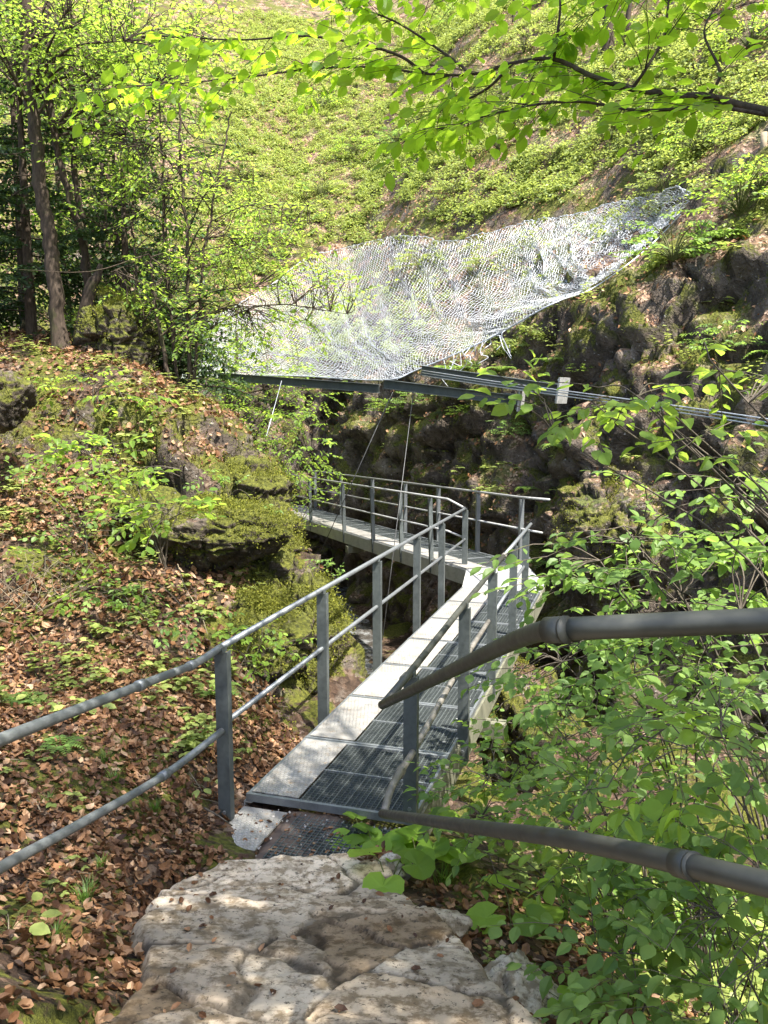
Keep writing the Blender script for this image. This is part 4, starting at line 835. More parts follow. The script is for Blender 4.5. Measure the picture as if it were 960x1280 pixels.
shrub(gr(1.2, 2.7), [S3(790, 1210, 2.7, .25, .25, .10, 1), S3(880, 1250, 2.4, .22, .2, .10, 1)], 26, .055, 'knee high leafy growth in the bottom right corner', 'hazel_shrub', mat='leaf', stems=5, r0=.005, L=.24)
shrub(gr(1.6, 4.9), [S3(680, 1010, 4.8, .4, .4, .2, 1), S3(620, 960, 5.0, .25, .3, .16, .7), S3(760, 990, 4.4, .4, .4, .2, 1)], 44, .055, 'pale green growth below the right side of the deck', 'hazel_shrub', mat='leaf_bright', stems=6, r0=.006, L=.28)
# ---- saplings on the left bank
shrub(gb(205, 740, 7.6), [S3(180, 600, 7.2, .55, .4, .12, 1), S3(120, 560, 7.8, .5, .4, .12, 1), S3(205, 640, 6.8, .3, .3, .14, 1)], 56, .10, 'leafy sapling with bright hanging leaves in the middle of the left bank', 'beech_sapling', mat='leaf_bright', stems=6, r0=.009, group='saplings on the left bank', L=.34, cat='sapling')
shrub(gb(110, 700, 8.0), [S3(60, 600, 8.2, .5, .4, .2, 1), S3(100, 660, 7.8, .5, .4, .16, 1)], 36, .065, 'duller green sapling at the left edge of the bank', 'beech_sapling', mat='leaf', stems=5, r0=.008, group='saplings on the left bank', L=.34, cat='sapling')
shrub(gb(150, 780, 7.0), [S3(170, 740, 6.8, .4, .3, .12, 1), S3(230, 780, 6.5, .35, .3, .12, 1)], 28, .06, 'low sapling below the big hollow boulder', 'beech_sapling', mat='leaf', stems=5, r0=.006, group='saplings on the left bank', L=.26, cat='sapling')
shrub(gb(120, 520, 9.6), [S3(110, 475, 9.6, .7, .4, .12, 1), S3(170, 500, 9.2, .5, .3, .12, 1)], 34, .075, 'spreading pale sapling on the leaf covered slope below the trunks', 'beech_sapling', mat='leaf_bright', stems=5, r0=.008, group='saplings on the left bank', L=.36, cat='sapling')
shrub(gb(310, 860, 7.0), [S3(320, 790, 6.8, .35, .3, .10, 1), S3(290, 830, 6.6, .35, .3, .12, 1), S3(360, 800, 7.0, .2, .2, .1, .5)], 30, .065, 'low bright sapling behind the left handrail', 'beech_sapling', mat='leaf_bright', stems=5, r0=.006, group='saplings on the left bank', L=.24, cat='sapling')
shrub(gb(345, 545, 10.0), [S3(375, 520, 9.8, .3, .3, .12, 1), S3(390, 560, 9.6, .18, .2, .14, .6)], 16, .07, 'sapling hanging over the tip of the left bank', 'beech_sapling', mat='leaf_bright', stems=4, r0=.006, group='saplings on the left bank', L=.26, cat='sapling')
shrub(at(405, 730, Y=8.6), [S3(410, 715, 8.4, .14, .2, .2, 1)], 12, .055, 'small plant on the rock face beside the second railing post', 'beech_sapling', mat='leaf', stems=3, r0=.004, group='saplings on the left bank', L=.18, cat='sapling')

shrub(gb(60, 760, 7.4), [S3(60, 700, 7.2, .4, .3, .12, 1), S3(120, 740, 7.0, .35, .3, .10, 1)], 24, .07, 'small sapling low at the left edge above the handrail', 'beech_sapling', mat='leaf_bright', stems=4, r0=.006, group='saplings on the left bank', L=.28, cat='sapling')
shrub(gb(290, 640, 8.6), [S3(265, 600, 8.4, .3, .3, .12, 1), S3(320, 640, 8.2, .22, .2, .10, 1)], 18, .06, 'little sapling on the mossy shelf over the hollow', 'beech_sapling', mat='leaf', stems=4, r0=.005, group='saplings on the left bank', L=.24, cat='sapling')
# ---- herbs on the ground ---------------------------------------------------------------------
def herb(kind, sd_):
    o = empty('herb', (0, 0, 0), '', 'plant'); tw = MB(); lv = LV(); T = OV; mat = 'herb'
    if kind == 'rosette':
        for k in range(9):
            a = k*2.4; d_ = np.array([math.cos(a), math.sin(a), .35]); L = R.uniform(.06, .14); tw.tube([[0, 0, 0], d_*L*.5+[0, 0, .03], d_*L], .0015, 4, False); lv.add(d_*L, d_*[1, 1, -.2], np.array([0, 0, 1.])+rnd(.2), R.uniform(.06, .10))
    elif kind == 'trefoil':
        for k in range(8):
            a = R.uniform(0, 6.28); b = np.array([math.cos(a)*R.uniform(.03, .16), math.sin(a)*R.uniform(.03, .16), R.uniform(.05, .13)]); tw.tube([[0, 0, 0], b*[.6, .6, .8], b], .0014, 4, False)
            for j in range(3):
                q = a+(j-1)*1.3; d_ = np.array([math.cos(q), math.sin(q), -.05]); lv.add(b, d_, np.array([0, 0, 1.])+rnd(.15), R.uniform(.05, .08))
    elif kind == 'stalk':
        for s_ in range(3):
            b = np.array([R.normal()*.05, R.normal()*.05, 0]); h_ = R.uniform(.16, .30); tp = b+[R.normal()*.03, R.normal()*.03, h_]; tw.tube([b, (b+tp)/2+rnd(.005), tp], .002, 4, False)
            for k in range(9):
                t = .3+.7*k/9; a = k*2.4; d_ = np.array([math.cos(a), math.sin(a), .1]); lv.add(b+(tp-b)*t, d_, np.array([0, 0, 1.])+rnd(.2), R.uniform(.04, .065))
    elif kind == 'butterbur':
        T = RL; mat = 'leaf_yellow'
        for k in range(4):
            a = k*1.7+.4; b = np.array([math.cos(a)*.10, math.sin(a)*.10, R.uniform(.10, .2)]); tw.tube([[0, 0, 0], b*[.5, .5, .8], b], .003, 5, False); d_ = np.array([math.cos(a), math.sin(a), -.15]); lv.add(b-d_*.04, d_, np.array([0, -.1, 1.])+rnd(.15), R.uniform(.12, .17))
    elif kind == 'maple':
        T = MA; mat = 'leaf_yellow'
        tw.tube([[0, 0, 0], [.01, 0, .15], [0, .01, .30]], .0025, 5, False)
        for k in range(5):
            a = k*1.26; d_ = np.array([math.cos(a), math.sin(a), -.1]); lv.add(np.array([0, .01, .30-.03*k])+d_*.03, d_, np.array([0, 0, 1.])+rnd(.15), R.uniform(.10, .15))
    elif kind == 'fern':
        mat = 'leaf'; T = RH_
        for k in range(7):
            a = k*.9+R.uniform(-.2, .2); d_ = np.array([math.cos(a), math.sin(a), 1.]); P = [np.zeros(3)]; 
            for i in range(12): P.append(P[-1]+d_/np.linalg.norm(d_)*.032); d_ = d_+[0, 0, -.17]
            P = np.array(P); tw.tube(P, .0015, 4, False); s_ = np.array([-math.sin(a), math.cos(a), 0])
            for i in range(2, 13):
                Lf = .085*math.sin(math.pi*min(1, i/12.5)**.8)+.012
                for sg in (-1, 1): lv.add(P[i], s_*sg+(P[i]-P[i-1])*6, [0, 0, 1.], Lf)
    elif kind == 'grass':
        mat = 'grass'; T = GR
        for k in range(46):
            a = R.uniform(0, 6.28); lv.add(np.array([R.normal()*.02, R.normal()*.02, 0]), np.array([math.cos(a)*.55, math.sin(a)*.55, 1.]), np.array([math.cos(a), math.sin(a), 0])*-1+rnd(.1), R.uniform(.10, .22))
    if tw.n: tw.build('stems', M['stem'], o)
    mb = MB(); lv.put(mb, T); mb.build('foliage', M[mat], o, False); return o
HN = {'rosette': ('broadleaf_plant', 'rosette of broad leaves'), 'trefoil': ('trefoil_plant', 'three leaved green herb'), 'stalk': ('stalked_plant', 'upright small leaved herb'), 'butterbur': ('butterbur_plant', 'large round leaved plant'), 'maple': ('maple_seedling', 'maple seedling with lobed leaves'), 'fern': ('fern', 'fern with arching fronds'), 'grass': ('grass_tuft', 'tuft of thin grass')}
proto = {k: [herb(k, i) for i in range(1 if k in ('butterbur', 'maple') else 2)] for k in HN}
used = set()
def put_herb(kind, x, y, sc_, where, z=None, v=None, grp=None):
    pr_ = proto[kind][R.integers(0, len(proto[kind])) if v is None else v]; z = gz_(x, y)-.01 if z is None else z
    lab = HN[kind][1]+' '+where
    if pr_.name not in used:
        o = pr_; used.add(pr_.name); o.location = (x, y, z); o.rotation_euler = (0, 0, R.uniform(0, 6.28)); o.scale = (sc_,)*3; o['label'] = lab
    else: o = dup(pr_, (x, y, z), R.uniform(0, 6.28), sc_, lab)
    o.name = HN[kind][0]; o['group'] = grp or HN[kind][0].replace('_', ' ')+'s '+where
    return o
def hp(kind, px_, py_, Y, sc_, where, v=None):
    """stand a plant where the line of sight at that spot meets the ground"""
    ys = np.linspace(1.6, 20, 900); q = at(px_, py_, Y=1.)-np.array([0, 0, CZ]); pts = np.array([0, 0, CZ])+q*ys[:, None]; below = np.where(pts[:, 2] < H(pts[:, 0], pts[:, 1]))[0]
    p = pts[below[0]] if len(below) else at(px_, py_, Y=Y); return put_herb(kind, p[0], p[1], sc_, where, None, v)
for a in ((('fern'), 135, 1085, 3.5, .42, 'on the leaf litter left of the white plate'), ('trefoil', 195, 1082, 3.6, .5, 'just left of the stone step'), ('rosette', 50, 1215, 2.6, .95, 'in the bottom left corner'), ('rosette', 12, 1165, 2.6, 1.0, 'at the left edge above the corner plant'),
          ('fern', 75, 935, 5, .5, 'under the left handrail near the picture edge'), ('trefoil', 95, 860, 5, .7, 'behind the left handrail'), ('fern', 30, 880, 5, .55, 'at the left picture edge under the handrail'), ('rosette', 245, 985, 5, .9, 'beside the first left railing post'),
          ('trefoil', 215, 945, 5, .8, 'between the two left rails'), ('grass', 160, 940, 5, .8, 'between the two left rails'), ('grass', 235, 900, 5.5, .9, 'under the left handrail'), ('grass', 110, 1120, 3.5, .55, 'left of the stone step'), ('grass', 70, 1180, 3, .6, 'near the bottom left corner'),
          ('stalk', 25, 1030, 4, .6, 'beside the lower left rail'), ('trefoil', 300, 945, 5.8, .7, 'right of the first left railing post'), ('fern', 390, 890, 6.5, .7, 'beside the deck edge at the second left post'), ('fern', 265, 870, 6.5, .8, 'under the bend of the left handrail'),
          ('butterbur', 500, 1092, 4.2, 1.55, 'below the elbow of the lower rail'), ('butterbur', 468, 1080, 4.2, 1.15, 'overlapping the half buried grating'), ('butterbur', 450, 1062, 4.2, 1.0, 'nearest the white plate on the half buried grating'), ('butterbur', 488, 1112, 4.0, 1.2, 'in front of the elbow of the lower rail'), ('butterbur', 522, 1095, 4.0, 1.3, 'between the elbow of the lower rail and the yellowish stone'), ('butterbur', 545, 1078, 4.2, 1.35, 'behind the flat yellowish stone'), ('butterbur', 640, 1165, 3.5, 1.15, 'beside the angular pale stone'), ('butterbur', 690, 1265, 2.9, .6, 'at the bottom edge right of the steps'),
          ('maple', 605, 990, 4.5, 1.0, 'right of the first right bridge post'), ('grass', 555, 1110, 3.9, .95, 'below the lower pipe rail'), ('grass', 705, 1150, 3.3, .9, 'on the slope below the lower pipe rail'), ('stalk', 620, 1215, 3.2, .5, 'beside the angular pale stone'),
          ('rosette', 760, 1230, 2.9, 1.1, 'at the bottom edge in front of the shrubs'), ('rosette', 850, 1260, 2.6, 1.1, 'near the bottom right corner'), ('stalk', 800, 1230, 2.9, .9, 'near the bottom right corner'), ('stalk', 930, 1250, 2.4, .8, 'in the bottom right corner'),
          ('trefoil', 355, 860, 6.8, .8, 'on the bank between the first two left posts')):
    hp(*a)
# scattered herbs over the banks
def scatter_herbs(kinds, n, box, scr, where, cond):
    k = 0; tries = 0
    while k < n and tries < n*60:
        tries += 1; x = R.uniform(box[0], box[1]); y = R.uniform(box[2], box[3])
        if not cond(x, y): continue
        kd = kinds[R.integers(0, len(kinds))]; put_herb(kd, x, y, R.uniform(*scr), where); k += 1
def steep(x, y): e = .12; return math.hypot(gz_(x+e, y)-gz_(x-e, y), gz_(x, y+e)-gz_(x, y-e))/(2*e)
clump = lambda x, y, s: float(vnoise(np.array([x*s, y*s, 3.3]), 17)) > 0.
scatter_herbs(['trefoil', 'stalk', 'rosette', 'stalk', 'trefoil', 'rosette', 'trefoil'], 170, (-5.5, -1.1, 5.2, 11.5), (.6, 1.2), 'on the left bank', lambda x, y: clump(x, y, 1.1) and steep(x, y) < 2)
scatter_herbs(['grass', 'trefoil'], 18, (-3, -1.2, 3.2, 5.2), (.4, .7), 'among the brown leaves at lower left', lambda x, y: clump(x, y, 2) and x < -1.25)
scatter_herbs(['stalk', 'rosette', 'trefoil', 'trefoil', 'grass', 'stalk'], 150, (.55, 4.5, 2.3, 6.5), (.8, 1.5), 'on the slope right of the steps', lambda x, y: x > .62+.0*y and (x > .9 or y < 4.6) and x > .35*(y-5)+.75)
scatter_herbs(['stalk', 'rosette', 'trefoil', 'fern', 'stalk'], 130, (1.2, 4.8, 4.6, 8.6), (1.2, 2.2), 'down in the gorge right of the walkway', lambda x, y: x > .32*(y-5)+1.15)

# ---- leaf litter --------------------------------------------------------------------------------
def on_ground(fx, fy):
    i = fx.astype(int); j = fy.astype(int); a = (fx-i)[:, None]; b = (fy-j)[:, None]
    return P3[j, i]*(1-a)*(1-b)+P3[j, i+1]*a*(1-b)+P3[j+1, i]*(1-a)*b+P3[j+1, i+1]*a*b
NG = np.cross(np.gradient(P3, axis=1), np.gradient(P3, axis=0)); NG /= np.linalg.norm(NG, axis=-1)[..., None]; NG *= np.sign(NG[..., 2:])
def litter(n, box, size, label, cond, T, lift=.012):
    fx = (R.uniform(box[0], box[1], n)+10)/.06; fy = (R.uniform(box[2], box[3], n)+3)/.07; p = on_ground(fx, fy); nn = NG[fy.astype(int), fx.astype(int)]
    k = cond(p[:, 0], p[:, 1]) & (nn[:, 2] > .42); p = p[k]; nn = nn[k]; p = p+nn*(lift*R.uniform(.2, 1.6, len(p)))[:, None]; x, y, z = p.T
    N = nn+R.normal(size=nn.shape)*.38; D = np.cross(N, R.normal(size=N.shape))
    lv = LV(); lv.P, lv.D, lv.N, lv.S = np.c_[x, y, z], D, N, size*R.uniform(.3, 1.25, len(x)); mb = MB(); h_ = len(x)//2
    for sl_, t_ in ((slice(0, h_), T[0]), (slice(h_, None), T[1])):
        l2 = LV(); l2.P, l2.D, l2.N, l2.S = lv.P[sl_], lv.D[sl_], lv.N[sl_], lv.S[sl_]; l2.put(mb, t_)
    return mb
cn = lambda x, y, s, sd_: vnoise(np.stack([x*s, y*s, x*0], -1), sd_)
def left_ok(x, y): 
    ix = np.clip(((x+1.5)/.012).astype(int), 0, INS.shape[1]-1); iy = np.clip(((y-.8)/.012).astype(int), 0, INS.shape[0]-1); onpath = (x > -1.5) & (x < 1.0) & (y > .8) & (y < 4.6) & (INS[iy, ix] > .02+.07*cn(x, y, 5, 77)); onpath = onpath | ((x > -.78) & (x < .5) & (y > 4.3) & (y < 5.2)); return (~onpath) & ~((x > -.95+(y-5)*.3) & (x < .9+(y-5)*.3) & (y > 4.4)) & (R.uniform(size=len(x)) < .62+.6*cn(x, y, 1.3, 9)+.45*cn(x, y, 4.5, 19))
l1 = litter(36000, (-4.2, -.6, 1.4, 6.5), .056, '', left_ok, (CR, CR2)); l2 = litter(26000, (-6.5, -.9, 6.5, 12.5), .075, '', left_ok, (CR, CR2), .02)
for q in (l1, l2):
    pass
big = MB(); 
for q in (l1, l2):
    V = np.concatenate(q.v); f = np.concatenate(q.f[3]); big.add(V, [f])
tag(big.build('leaf_litter', M['litter'], None, False), 'brown beech leaves covering the left bank', 'leaf litter', kind='stuff')
l3 = litter(20000, (.0, 5, 1.8, 6.5), .06, '', lambda x, y: (INS[np.clip(((y-.8)/.012).astype(int), 0, INS.shape[0]-1), np.clip(((x+1.5)/.012).astype(int), 0, INS.shape[1]-1)] < .0+.05*cn(x, y, 5, 70)) & ~((x < 1.0+(y-5)*.3) & (y > 4.45)) & (R.uniform(size=len(x)) < .8), (CR, CR2))
tag(l3.build('leaf_litter', M['litter'], None, False), 'brown leaves on the slope right of the steps', 'leaf litter', kind='stuff')
# leaves and crumbs lying on the stones
lv = LV()
for k in range(150):
    x = R.uniform(-1.15, .3); y = R.uniform(2.4, 4.45)
    if R.uniform() < .55: x = -1.1+abs(R.normal())*.16
    j, i = int((y-.8)/.012), int((x+1.5)/.012)
    if inside[j, i] < .01: continue
    lv.add([x, y, zz[j, i]+.006], [R.normal(), R.normal(), .1], np.array([0, 0, 1.])+rnd(.3), R.uniform(.012, .05))
for k in range(60): 
    x, y = -.02+R.normal()*.05, 4.28+R.normal()*.035
    if y > 4.5: continue
    lv.add([x, y, path_z(x, y)+R.uniform(.004, .02)], [R.normal(), R.normal(), .1], np.array([0, 0, 1.])+rnd(.4), R.uniform(.03, .05))
for k in range(118):
    q = a_ = OL-U*.55+S_*R.uniform(.0, 1.2)+U*R.uniform(-.2, .52); lv.add([q[0], q[1], -.062], [R.normal(), R.normal(), .1], np.array([0, 0, 1.])+rnd(.3), R.uniform(.015, .045))
mb = MB(); lv.put(mb, CR); tag(mb.build('leaf_litter', M['litter'], None, False), 'few dry leaves lying on the stone steps', 'leaf litter', kind='stuff')

# ---- far hillside: ground cover (stuff), litter, bushes ----------------------------------------
def hill_samples(n, vmin, vmax, umin=-7, umax=11):
    vi = R.integers(np.searchsorted(vv, vmin), np.searchsorted(vv, vmax), n); ui_ = R.integers(0, len(us)-1, n); p = HP[vi, ui_]; nn = hn[vi, ui_]; return p, nn, vi, ui_
p, nn, vi, ui_ = hill_samples(125000, .97, 1.97)
ok = (p[:, 0] > -16) & (p[:, 0] < 20) & (p[:, 1] < 47) & (p[:, 1] > 6)
def gdens(p):
    g = np.clip((fbm(p*.6, 4, 301)+.25*fbm(p*2.2, 2, 305)+.17)*3.2, 0, 1); return np.where(p[:, 0] < 0, np.clip(g+.3, 0, 1), g)
gden = gdens(p); k1 = np.where(ok & (R.uniform(size=len(p)) < gden*.5))[0]; PP, NN, SS = [], [], []
kn = KDTree(G[::3, ::3].reshape(-1, 3).shape[0])
for i_, g_ in enumerate(G[::3, ::3].reshape(-1, 3)): kn.insert(g_, i_)
kn.balance()
for k in k1:
    if kn.find(p[k])[2] < .75 and R.uniform() < .86: continue
    nl = int(R.integers(16, 44)); rr_ = R.uniform(.10, .38); o_ = R.normal(size=(nl, 3)); o_ /= np.linalg.norm(o_, axis=1)[:, None]; o_[:, 2] = np.abs(o_[:, 2])*R.uniform(.5, 1.3); o_ *= rr_*R.uniform(.3, 1, (nl, 1))
    PP.append(p[k]+o_+[0, 0, .03]); NN.append(o_/rr_*.6+R.normal(size=(nl, 3))*.4+[0, 0, .8]); SS.append(R.uniform(.045, .11)*R.uniform(.7, 1.3, nl))
pp_ = np.concatenate(PP); lv = LV(); lv.P = pp_; lv.N = np.concatenate(NN); lv.D = np.cross(lv.N, R.normal(size=pp_.shape)); lv.S = np.concatenate(SS)
mb = MB(); lv.put(mb, RH_); tag(mb.build('ground_cover', M['herb'], None, False), 'bright green herbs covering the hillside above the net', 'ground cover', kind='stuff'); print('cover', len(pp_))
p, nn, vi, ui_ = hill_samples(130000, .35, 1.6)
ok = (p[:, 0] > -16) & (p[:, 0] < 20) & (p[:, 1] < 47) & (p[:, 1] > 6)
du2 = np.gradient(HP, axis=1); dv2 = np.gradient(HP, axis=0); hn2 = np.cross(du2, dv2); hn2 /= np.linalg.norm(hn2, axis=-1)[..., None]+1e-9; nn = hn2[vi, ui_]
k2 = ok & (nn[:, 2] > .38) & (R.uniform(size=len(p)) < .75*(1-.6*gdens(p))); pp_ = p[k2]+R.normal(size=(k2.sum(), 3))*[.05, .05, .02]+[0, 0, .03]; lv = LV(); lv.P = pp_; lv.N = nn[k2]*np.sign(nn[k2][:, 2:])+R.normal(size=pp_.shape)*.4; lv.D = np.cross(lv.N, R.normal(size=pp_.shape)); lv.S = R.uniform(.05, .12, len(pp_))
mb = MB(); lv.put(mb, RH_); tag(mb.build('leaf_litter', M['litter_pale'], None, False), 'dead leaves between the herbs on the sunny hillside', 'leaf litter', kind='stuff')
# moss tufts on the rocks of the left bank and the outcrop
def tufts(P, N, n_each, label):
    P = np.repeat(P, n_each, 0)+R.normal(size=(len(P)*n_each, 3))*.035; N = np.repeat(N, n_each, 0); lv = LV(); lv.P = P; lv.D = N+R.normal(size=P.shape)*.7; lv.N = R.normal(size=P.shape); lv.S = R.uniform(.012, .028, len(P))
    mb = MB(); lv.put(mb, NEW); tag(mb.build('moss', M['moss'], None, False), label, 'moss', kind='stuff')
NEW = tmpl([(0, 0, 0), (-.28, .5, 0), (0, 1, 0), (.28, .5, 0)], [(0, 2, 1), (0, 3, 2)])
f_ = P3.reshape(-1, 3); nf = np.cross(np.gradient(P3, axis=1), np.gradient(P3, axis=0)).reshape(-1, 3); nf /= np.linalg.norm(nf, axis=1)[:, None]; nf *= np.sign(nf[:, 2:])
k3 = (f_[:, 0] < .2) & (f_[:, 0] > -6) & (f_[:, 1] > 5) & (f_[:, 1] < 13) & (slope.ravel() > .65) & (fbm(f_*1.3, 4, 401)+.3*fbm(f_*6, 3, 402) > -.08)
tufts(f_[k3]+nf[k3]*.01, nf[k3], 11, 'yellow green moss on the rocky flank of the left bank')
q_ = HP[20:170].reshape(-1, 3); nq_ = hn[20:170].reshape(-1, 3); k4 = (q_[:, 0] > -2) & (q_[:, 0] < 8) & (q_[:, 1] < 24) & (fbm(q_*.9, 4, 411)+.4*fbm(q_*4, 3, 412) > .02) & (q_[:, 2] < 6)
tufts(q_[k4]+nq_[k4]*-.0, nq_[k4]*np.sign(nq_[k4][:, 2:]+.2), 3, 'moss hanging on the outcrop and cliff behind the walkway'); print('moss', k3.sum(), k4.sum())
for o_ in [o for o in bpy.data.objects if o.name.startswith('boulder')]:
    me = o_.data; V = np.empty(len(me.vertices)*3); me.vertices.foreach_get('co', V); Nn = np.empty(len(me.vertices)*3); me.vertices.foreach_get('normal', Nn); V = V.reshape(-1, 3)+np.array(o_.location); Nn = Nn.reshape(-1, 3)
    o_['_t'] = 0; kk = (Nn[:, 2] > -.1) & (fbm(V*1.9, 4, 421)+.35*fbm(V*8, 3, 422) > -.02) & (R.uniform(size=len(V)) < .55); BT = globals().setdefault('BT', []); BT.append((V[kk], Nn[kk])); del o_['_t']
tufts(np.concatenate([b[0] for b in BT]), np.concatenate([b[1] for b in BT]), 5, 'moss cushions on the boulders of the left bank')
# bushes on the hillside
def bush_proto(ls, mat, nsp=48, T=RH_):
    o = empty('bush', (0, 0, 0), '', 'bush', 'bushes on the hillside'); tw = MB(); lv = LV()
    for k in range(nsp):
        a = R.uniform(0, 6.28); e = np.array([math.cos(a)*R.uniform(.1, .6), math.sin(a)*R.uniform(.1, .6), R.uniform(.05, .55)]); tw.tube(spline([np.zeros(3), e*.5+[0, 0, .1], e], 3), np.linspace(.01, .004, 7), 4, False); spray(e, [math.cos(a), math.sin(a), .1], .35, lv, tw, ls, 12, .003, .3, .5)
    tw.build('stems', M['stem'], o); mb = MB(); lv.put(mb, T); mb.build('foliage', M[mat], o, False); return o
bp = [bush_proto(.10, 'herb'), bush_proto(.09, 'leaf_bright'), bush_proto(.10, 'leaf')]
hb = [(840, 320, 1.1, 2, 'round green bush right of the upper net corner'), (925, 270, 1.3, 1, 'feathery bush near the right edge above the cliff'), (950, 230, 1., 1, 'bush at the right picture edge below the branch'), (915, 440, .75, 2, 'small bush clinging to the cliff at the right edge'), (560, 240, .9, 0, 'pale bush in the middle of the hillside'), (500, 225, .8, 1, 'bush above the middle of the net'), (400, 240, 1.2, 0, 'bright bush between the saplings and the hillside'), (440, 190, 1.2, 1, 'green bush left of the hillside middle'),
      (330, 300, 1.1, 1, 'leafy bush behind the sapling that leans right'), (360, 270, 1.2, 0, 'sunlit bush above the left part of the net'), (690, 200, .9, 0, 'pale bush below the long branch'), (760, 170, .9, 0, 'bush high on the hillside below the long branch'), (870, 190, 1., 1, 'bush high at the right under the branch'), (620, 180, 1., 0, 'sunlit bush under the middle of the long branch'), (300, 220, 1.5, 0, 'broad sunlit bush behind the sapling tops'), (600, 330, .6, 0, 'tuft of green growing up through the net'), (520, 335, .9, 0, 'sunlit bush growing up through the left middle of the net'),
      (490, 180, 1.2, 2, 'darker bush under the hanging leaves'), (780, 50, 1.2, 1, 'bush beside the far dark trunk'), (650, 60, 1.2, 0, 'bush behind the branch fork'), (930, 60, 1.2, 1, 'bush at the top right corner'), (560, 20, 1.3, 2, 'bush at the top edge'), (400, 130, 1.4, 1, 'bush under the left end of the branch'), (270, 330, 1.2, 1, 'bush behind the saplings, beside the net end'), (820, 240, .8, 0, 'small bush above the upper net corner')]
for k, (px_, py_, s_, t_, lab) in enumerate(hb):
    p_ = hill_at(px_, py_); b = bp[t_]
    o = b if t_ not in used else None
    if o is not None: used.add(t_); o.name = 'bush'; o.location = tuple(p_); o.scale = (s_,)*3; o['label'] = lab
    else: dup(b, tuple(p_), R.uniform(0, 6.28), s_, lab)
# plants on the outcrop and the cliff
for (px_, py_, s_, t_, lab) in ((480, 520, .7, 1, 'leafy plant on top of the outcrop below the beam joint'), (510, 505, .55, 2, 'plant on the outcrop beside the steeper guy wire'), (565, 520, .4, 1, 'small plant on the outcrop under the lower beam'), (640, 540, .55, 2, 'plant on the cliff below the bolted beam end'), (620, 610, .3, 0, 'tiny fern on the cliff above the railing'), (720, 470, .3, 1, 'tiny plant beside the upper beam plate'), (590, 455, .35, 2, 'small plant on the dark cliff under the net')):
    q_ = hill_at(px_, py_); dup(bp[t_], tuple(q_), R.uniform(0, 6.28), s_, lab)
cand = np.argwhere((HP[..., 0] > -.8) & (HP[..., 0] < 7.5) & (HP[..., 1] < 22) & (hn2[..., 2] > .30) & (vv[:, None] > .42) & (vv[:, None] < 1.02) & (HP[..., 2] > -.5)); cand = cand[R.permutation(len(cand))[:95]]
for j_, i_ in cand:
    x_, y_, z_ = HP[j_, i_]; put_herb(['stalk', 'trefoil', 'rosette', 'fern', 'trefoil'][R.integers(0, 5)], x_, y_, R.uniform(.9, 1.9), 'clinging to the cliff behind the walkway', z_-.01)
# far trees on the hill
for (px_, py_, hgt, r_, lab, tl) in ((757, 62, 9, .16, 'dark tree trunk on the hillside at the top edge', -.05), (783, 50, 8, .08, 'slender pale trunk beside the dark hillside trunk', .0), (560, 118, 1.0, .10, 'short dark stump on the hillside under the branch', .1), (640, 20, 7, .05, 'thin trunk on the hillside behind the branch fork', .02)):
    q_ = hill_at(px_, py_); 
    if hgt < 2:
        m = MB(); m.tube([q_-[0, 0, .2], q_+[.05, 0, .5], q_+[.12, 0, 1.0]], [.14, .11, .08], 8); tag(m.build('tree_stump', M['bark']), lab, 'stump'); continue
    tree(q_, [q_+[tl*hgt*.3, 0, hgt*.3], q_+[tl*hgt*.6, 0, hgt*.65], q_+[tl*hgt, 0, hgt]], r_, r_*.5, [(q_+[0, 0, hgt*.9], (1.8, 1.5, 1.2), 1)], 60, .13, lab, 'leaf_bright', RH_, limbs=10, L=.9, group='trees on the far hillside')
# small cut post at right edge and red mark
q_ = hill_at(952, 172); m = MB(); m.tube([q_-[0, 0, .2], q_+[0, 0, .22]], .055, 10); tag(m.build('wooden_post', M['wood']), 'short pale wooden post at the right picture edge under the branch', 'post')

m = MB()
for k in range(110):
    x_, y_ = R.uniform(-3.6, -.9), R.uniform(2.0, 8.5)
    if x_ > -1.15 and y_ < 4.6: continue
    z_ = gz_(x_, y_)+.02; a_ = R.uniform(0, 3.14); L_ = R.uniform(.06, .28); e_ = np.array([math.cos(a_)*L_, math.sin(a_)*L_, 0]); q1 = np.array([x_, y_, z_]); q2 = q1+e_; q2[2] = gz_(q2[0], q2[1])+.02; m.tube([q1, (q1+q2)/2+rnd(.008), q2], R.uniform(.0015, .004), 4)
tag(m.build('twigs', M['twigpale']), 'thin dead twigs strewn over the leaf litter on the left bank', 'twigs', kind='stuff')
# loose sticks
for (A_, B2, r_, lab) in ((at(705, 1040, Y=3.6), at(765, 925, Y=4.3), .011, 'dead brown stick leaning among the right shrubs'), (gb(255, 1010, 4.9)+[0, 0, .04], gb(290, 1030, 4.8)+[0, 0, .05], .007, 'short stick lying against the foot of the first left post')):
    m = MB(); m.tube(spline([A_, (A_+B2)/2+rnd(.01), B2], 4), np.linspace(r_, r_*.6, 9), 6); tag(m.build('stick', M['bark_grey']), lab, 'stick')
m = MB(); q0 = at(222, 710, Y=7.2); m.tube(spline([at(222, 705, Y=7.3), at(232, 735, Y=7.2), at(250, 765, Y=7.1), at(260, 795, Y=7.0)], 5), .004, 5); tag(m.build('bare_root', M['twigpale']), 'pale bare root hanging over the dark hollow boulder', 'root')
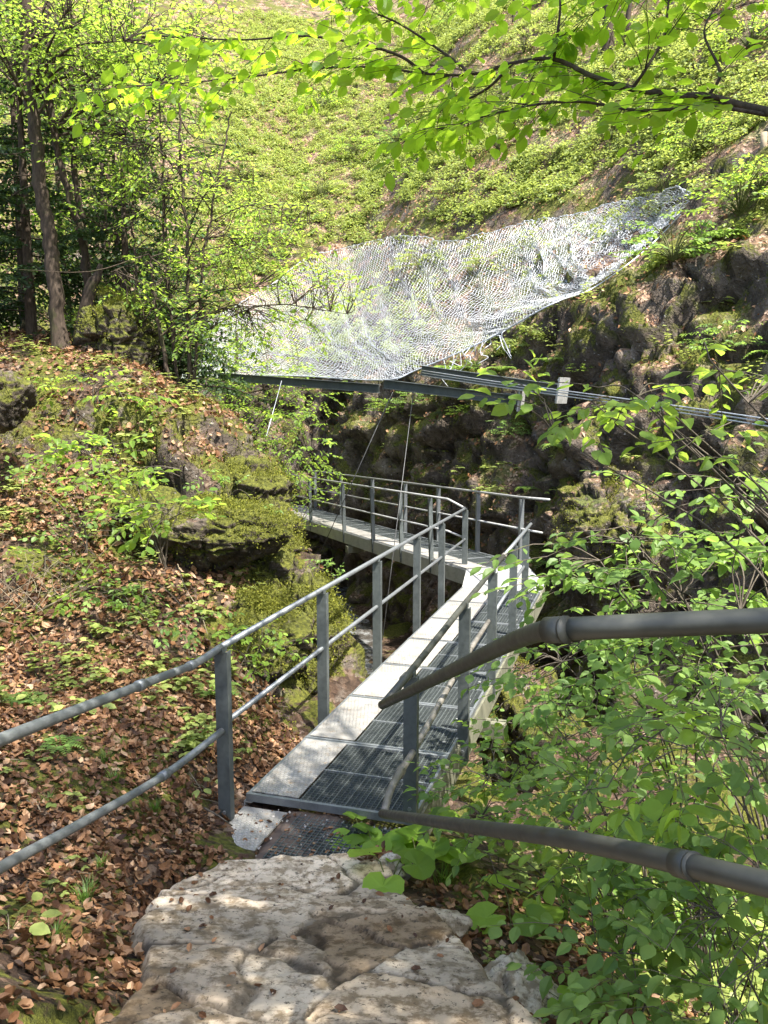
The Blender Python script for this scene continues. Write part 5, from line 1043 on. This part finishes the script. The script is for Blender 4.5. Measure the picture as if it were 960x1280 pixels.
# dry brushwood at the left edge
ob = empty('dry_brush', tuple(gb(20, 690, 7.)), 'tangle of dry grey twigs at the left edge', 'dry brush'); m = MB()
for k in range(70):
    a_ = gb(20, 690, 7.)+rnd(.25)*[1, 1, .2]; e = a_+np.array([R.normal()*.35, R.normal()*.2, R.uniform(.1, .5)]); m.tube(spline([a_, (a_+e)/2+rnd(.05), e], 3), np.linspace(.004, .0015, 7), 4, False)
m.build('twigs', M['twigpale'], ob)

# ------------------------------------------------------------------ light, world, camera
EL, AZ = math.radians(60), math.radians(132)     # sun from the right (azimuth clockwise from +Y)
sd = Vector((math.sin(AZ)*math.cos(EL), math.cos(AZ)*math.cos(EL), math.sin(EL)))
sl = bpy.data.lights.new('sun', 'SUN'); sl.energy = 5; sl.angle = math.radians(.55); sl.color = (1, .96, .88); so = bpy.data.objects.new('sun', sl); COL.objects.link(so)
so.rotation_euler = sd.to_track_quat('Z', 'Y').to_euler(); so.location = (0, 0, 30)
wd_ = bpy.data.worlds.new('World'); sc.world = wd_; wd_.use_nodes = True; nt = wd_.node_tree; nt.nodes.clear()
sk = nt.nodes.new('ShaderNodeTexSky'); sk.sky_type = 'NISHITA'; sk.sun_disc = False; sk.sun_elevation = EL; sk.sun_rotation = AZ; sk.dust_density = 2
bg = nt.nodes.new('ShaderNodeBackground'); bg.inputs[1].default_value = .15; ow = nt.nodes.new('ShaderNodeOutputWorld'); nt.links.new(sk.outputs[0], bg.inputs[0]); nt.links.new(bg.outputs[0], ow.inputs[0])
cam = bpy.data.cameras.new('camera'); co = bpy.data.objects.new('camera', cam); COL.objects.link(co); sc.camera = co
co.location = (0, 0, CZ); co.rotation_euler = (math.radians(90)-PITCH, 0, 0); cam.sensor_fit = 'VERTICAL'; cam.sensor_height = 24; cam.lens = 24*F/1280; cam.clip_start = .05; cam.clip_end = 500
vs = sc.view_settings; vs.view_transform = 'Standard'; vs.look = 'None'; vs.gamma = 1; vs.use_curve_mapping = False; vs.exposure = 1.75
cy = sc.cycles; cy.max_bounces = 6; cy.diffuse_bounces = 3; cy.glossy_bounces = 2; cy.transmission_bounces = 4; cy.use_denoising = True; cy.sample_clamp_indirect = 6
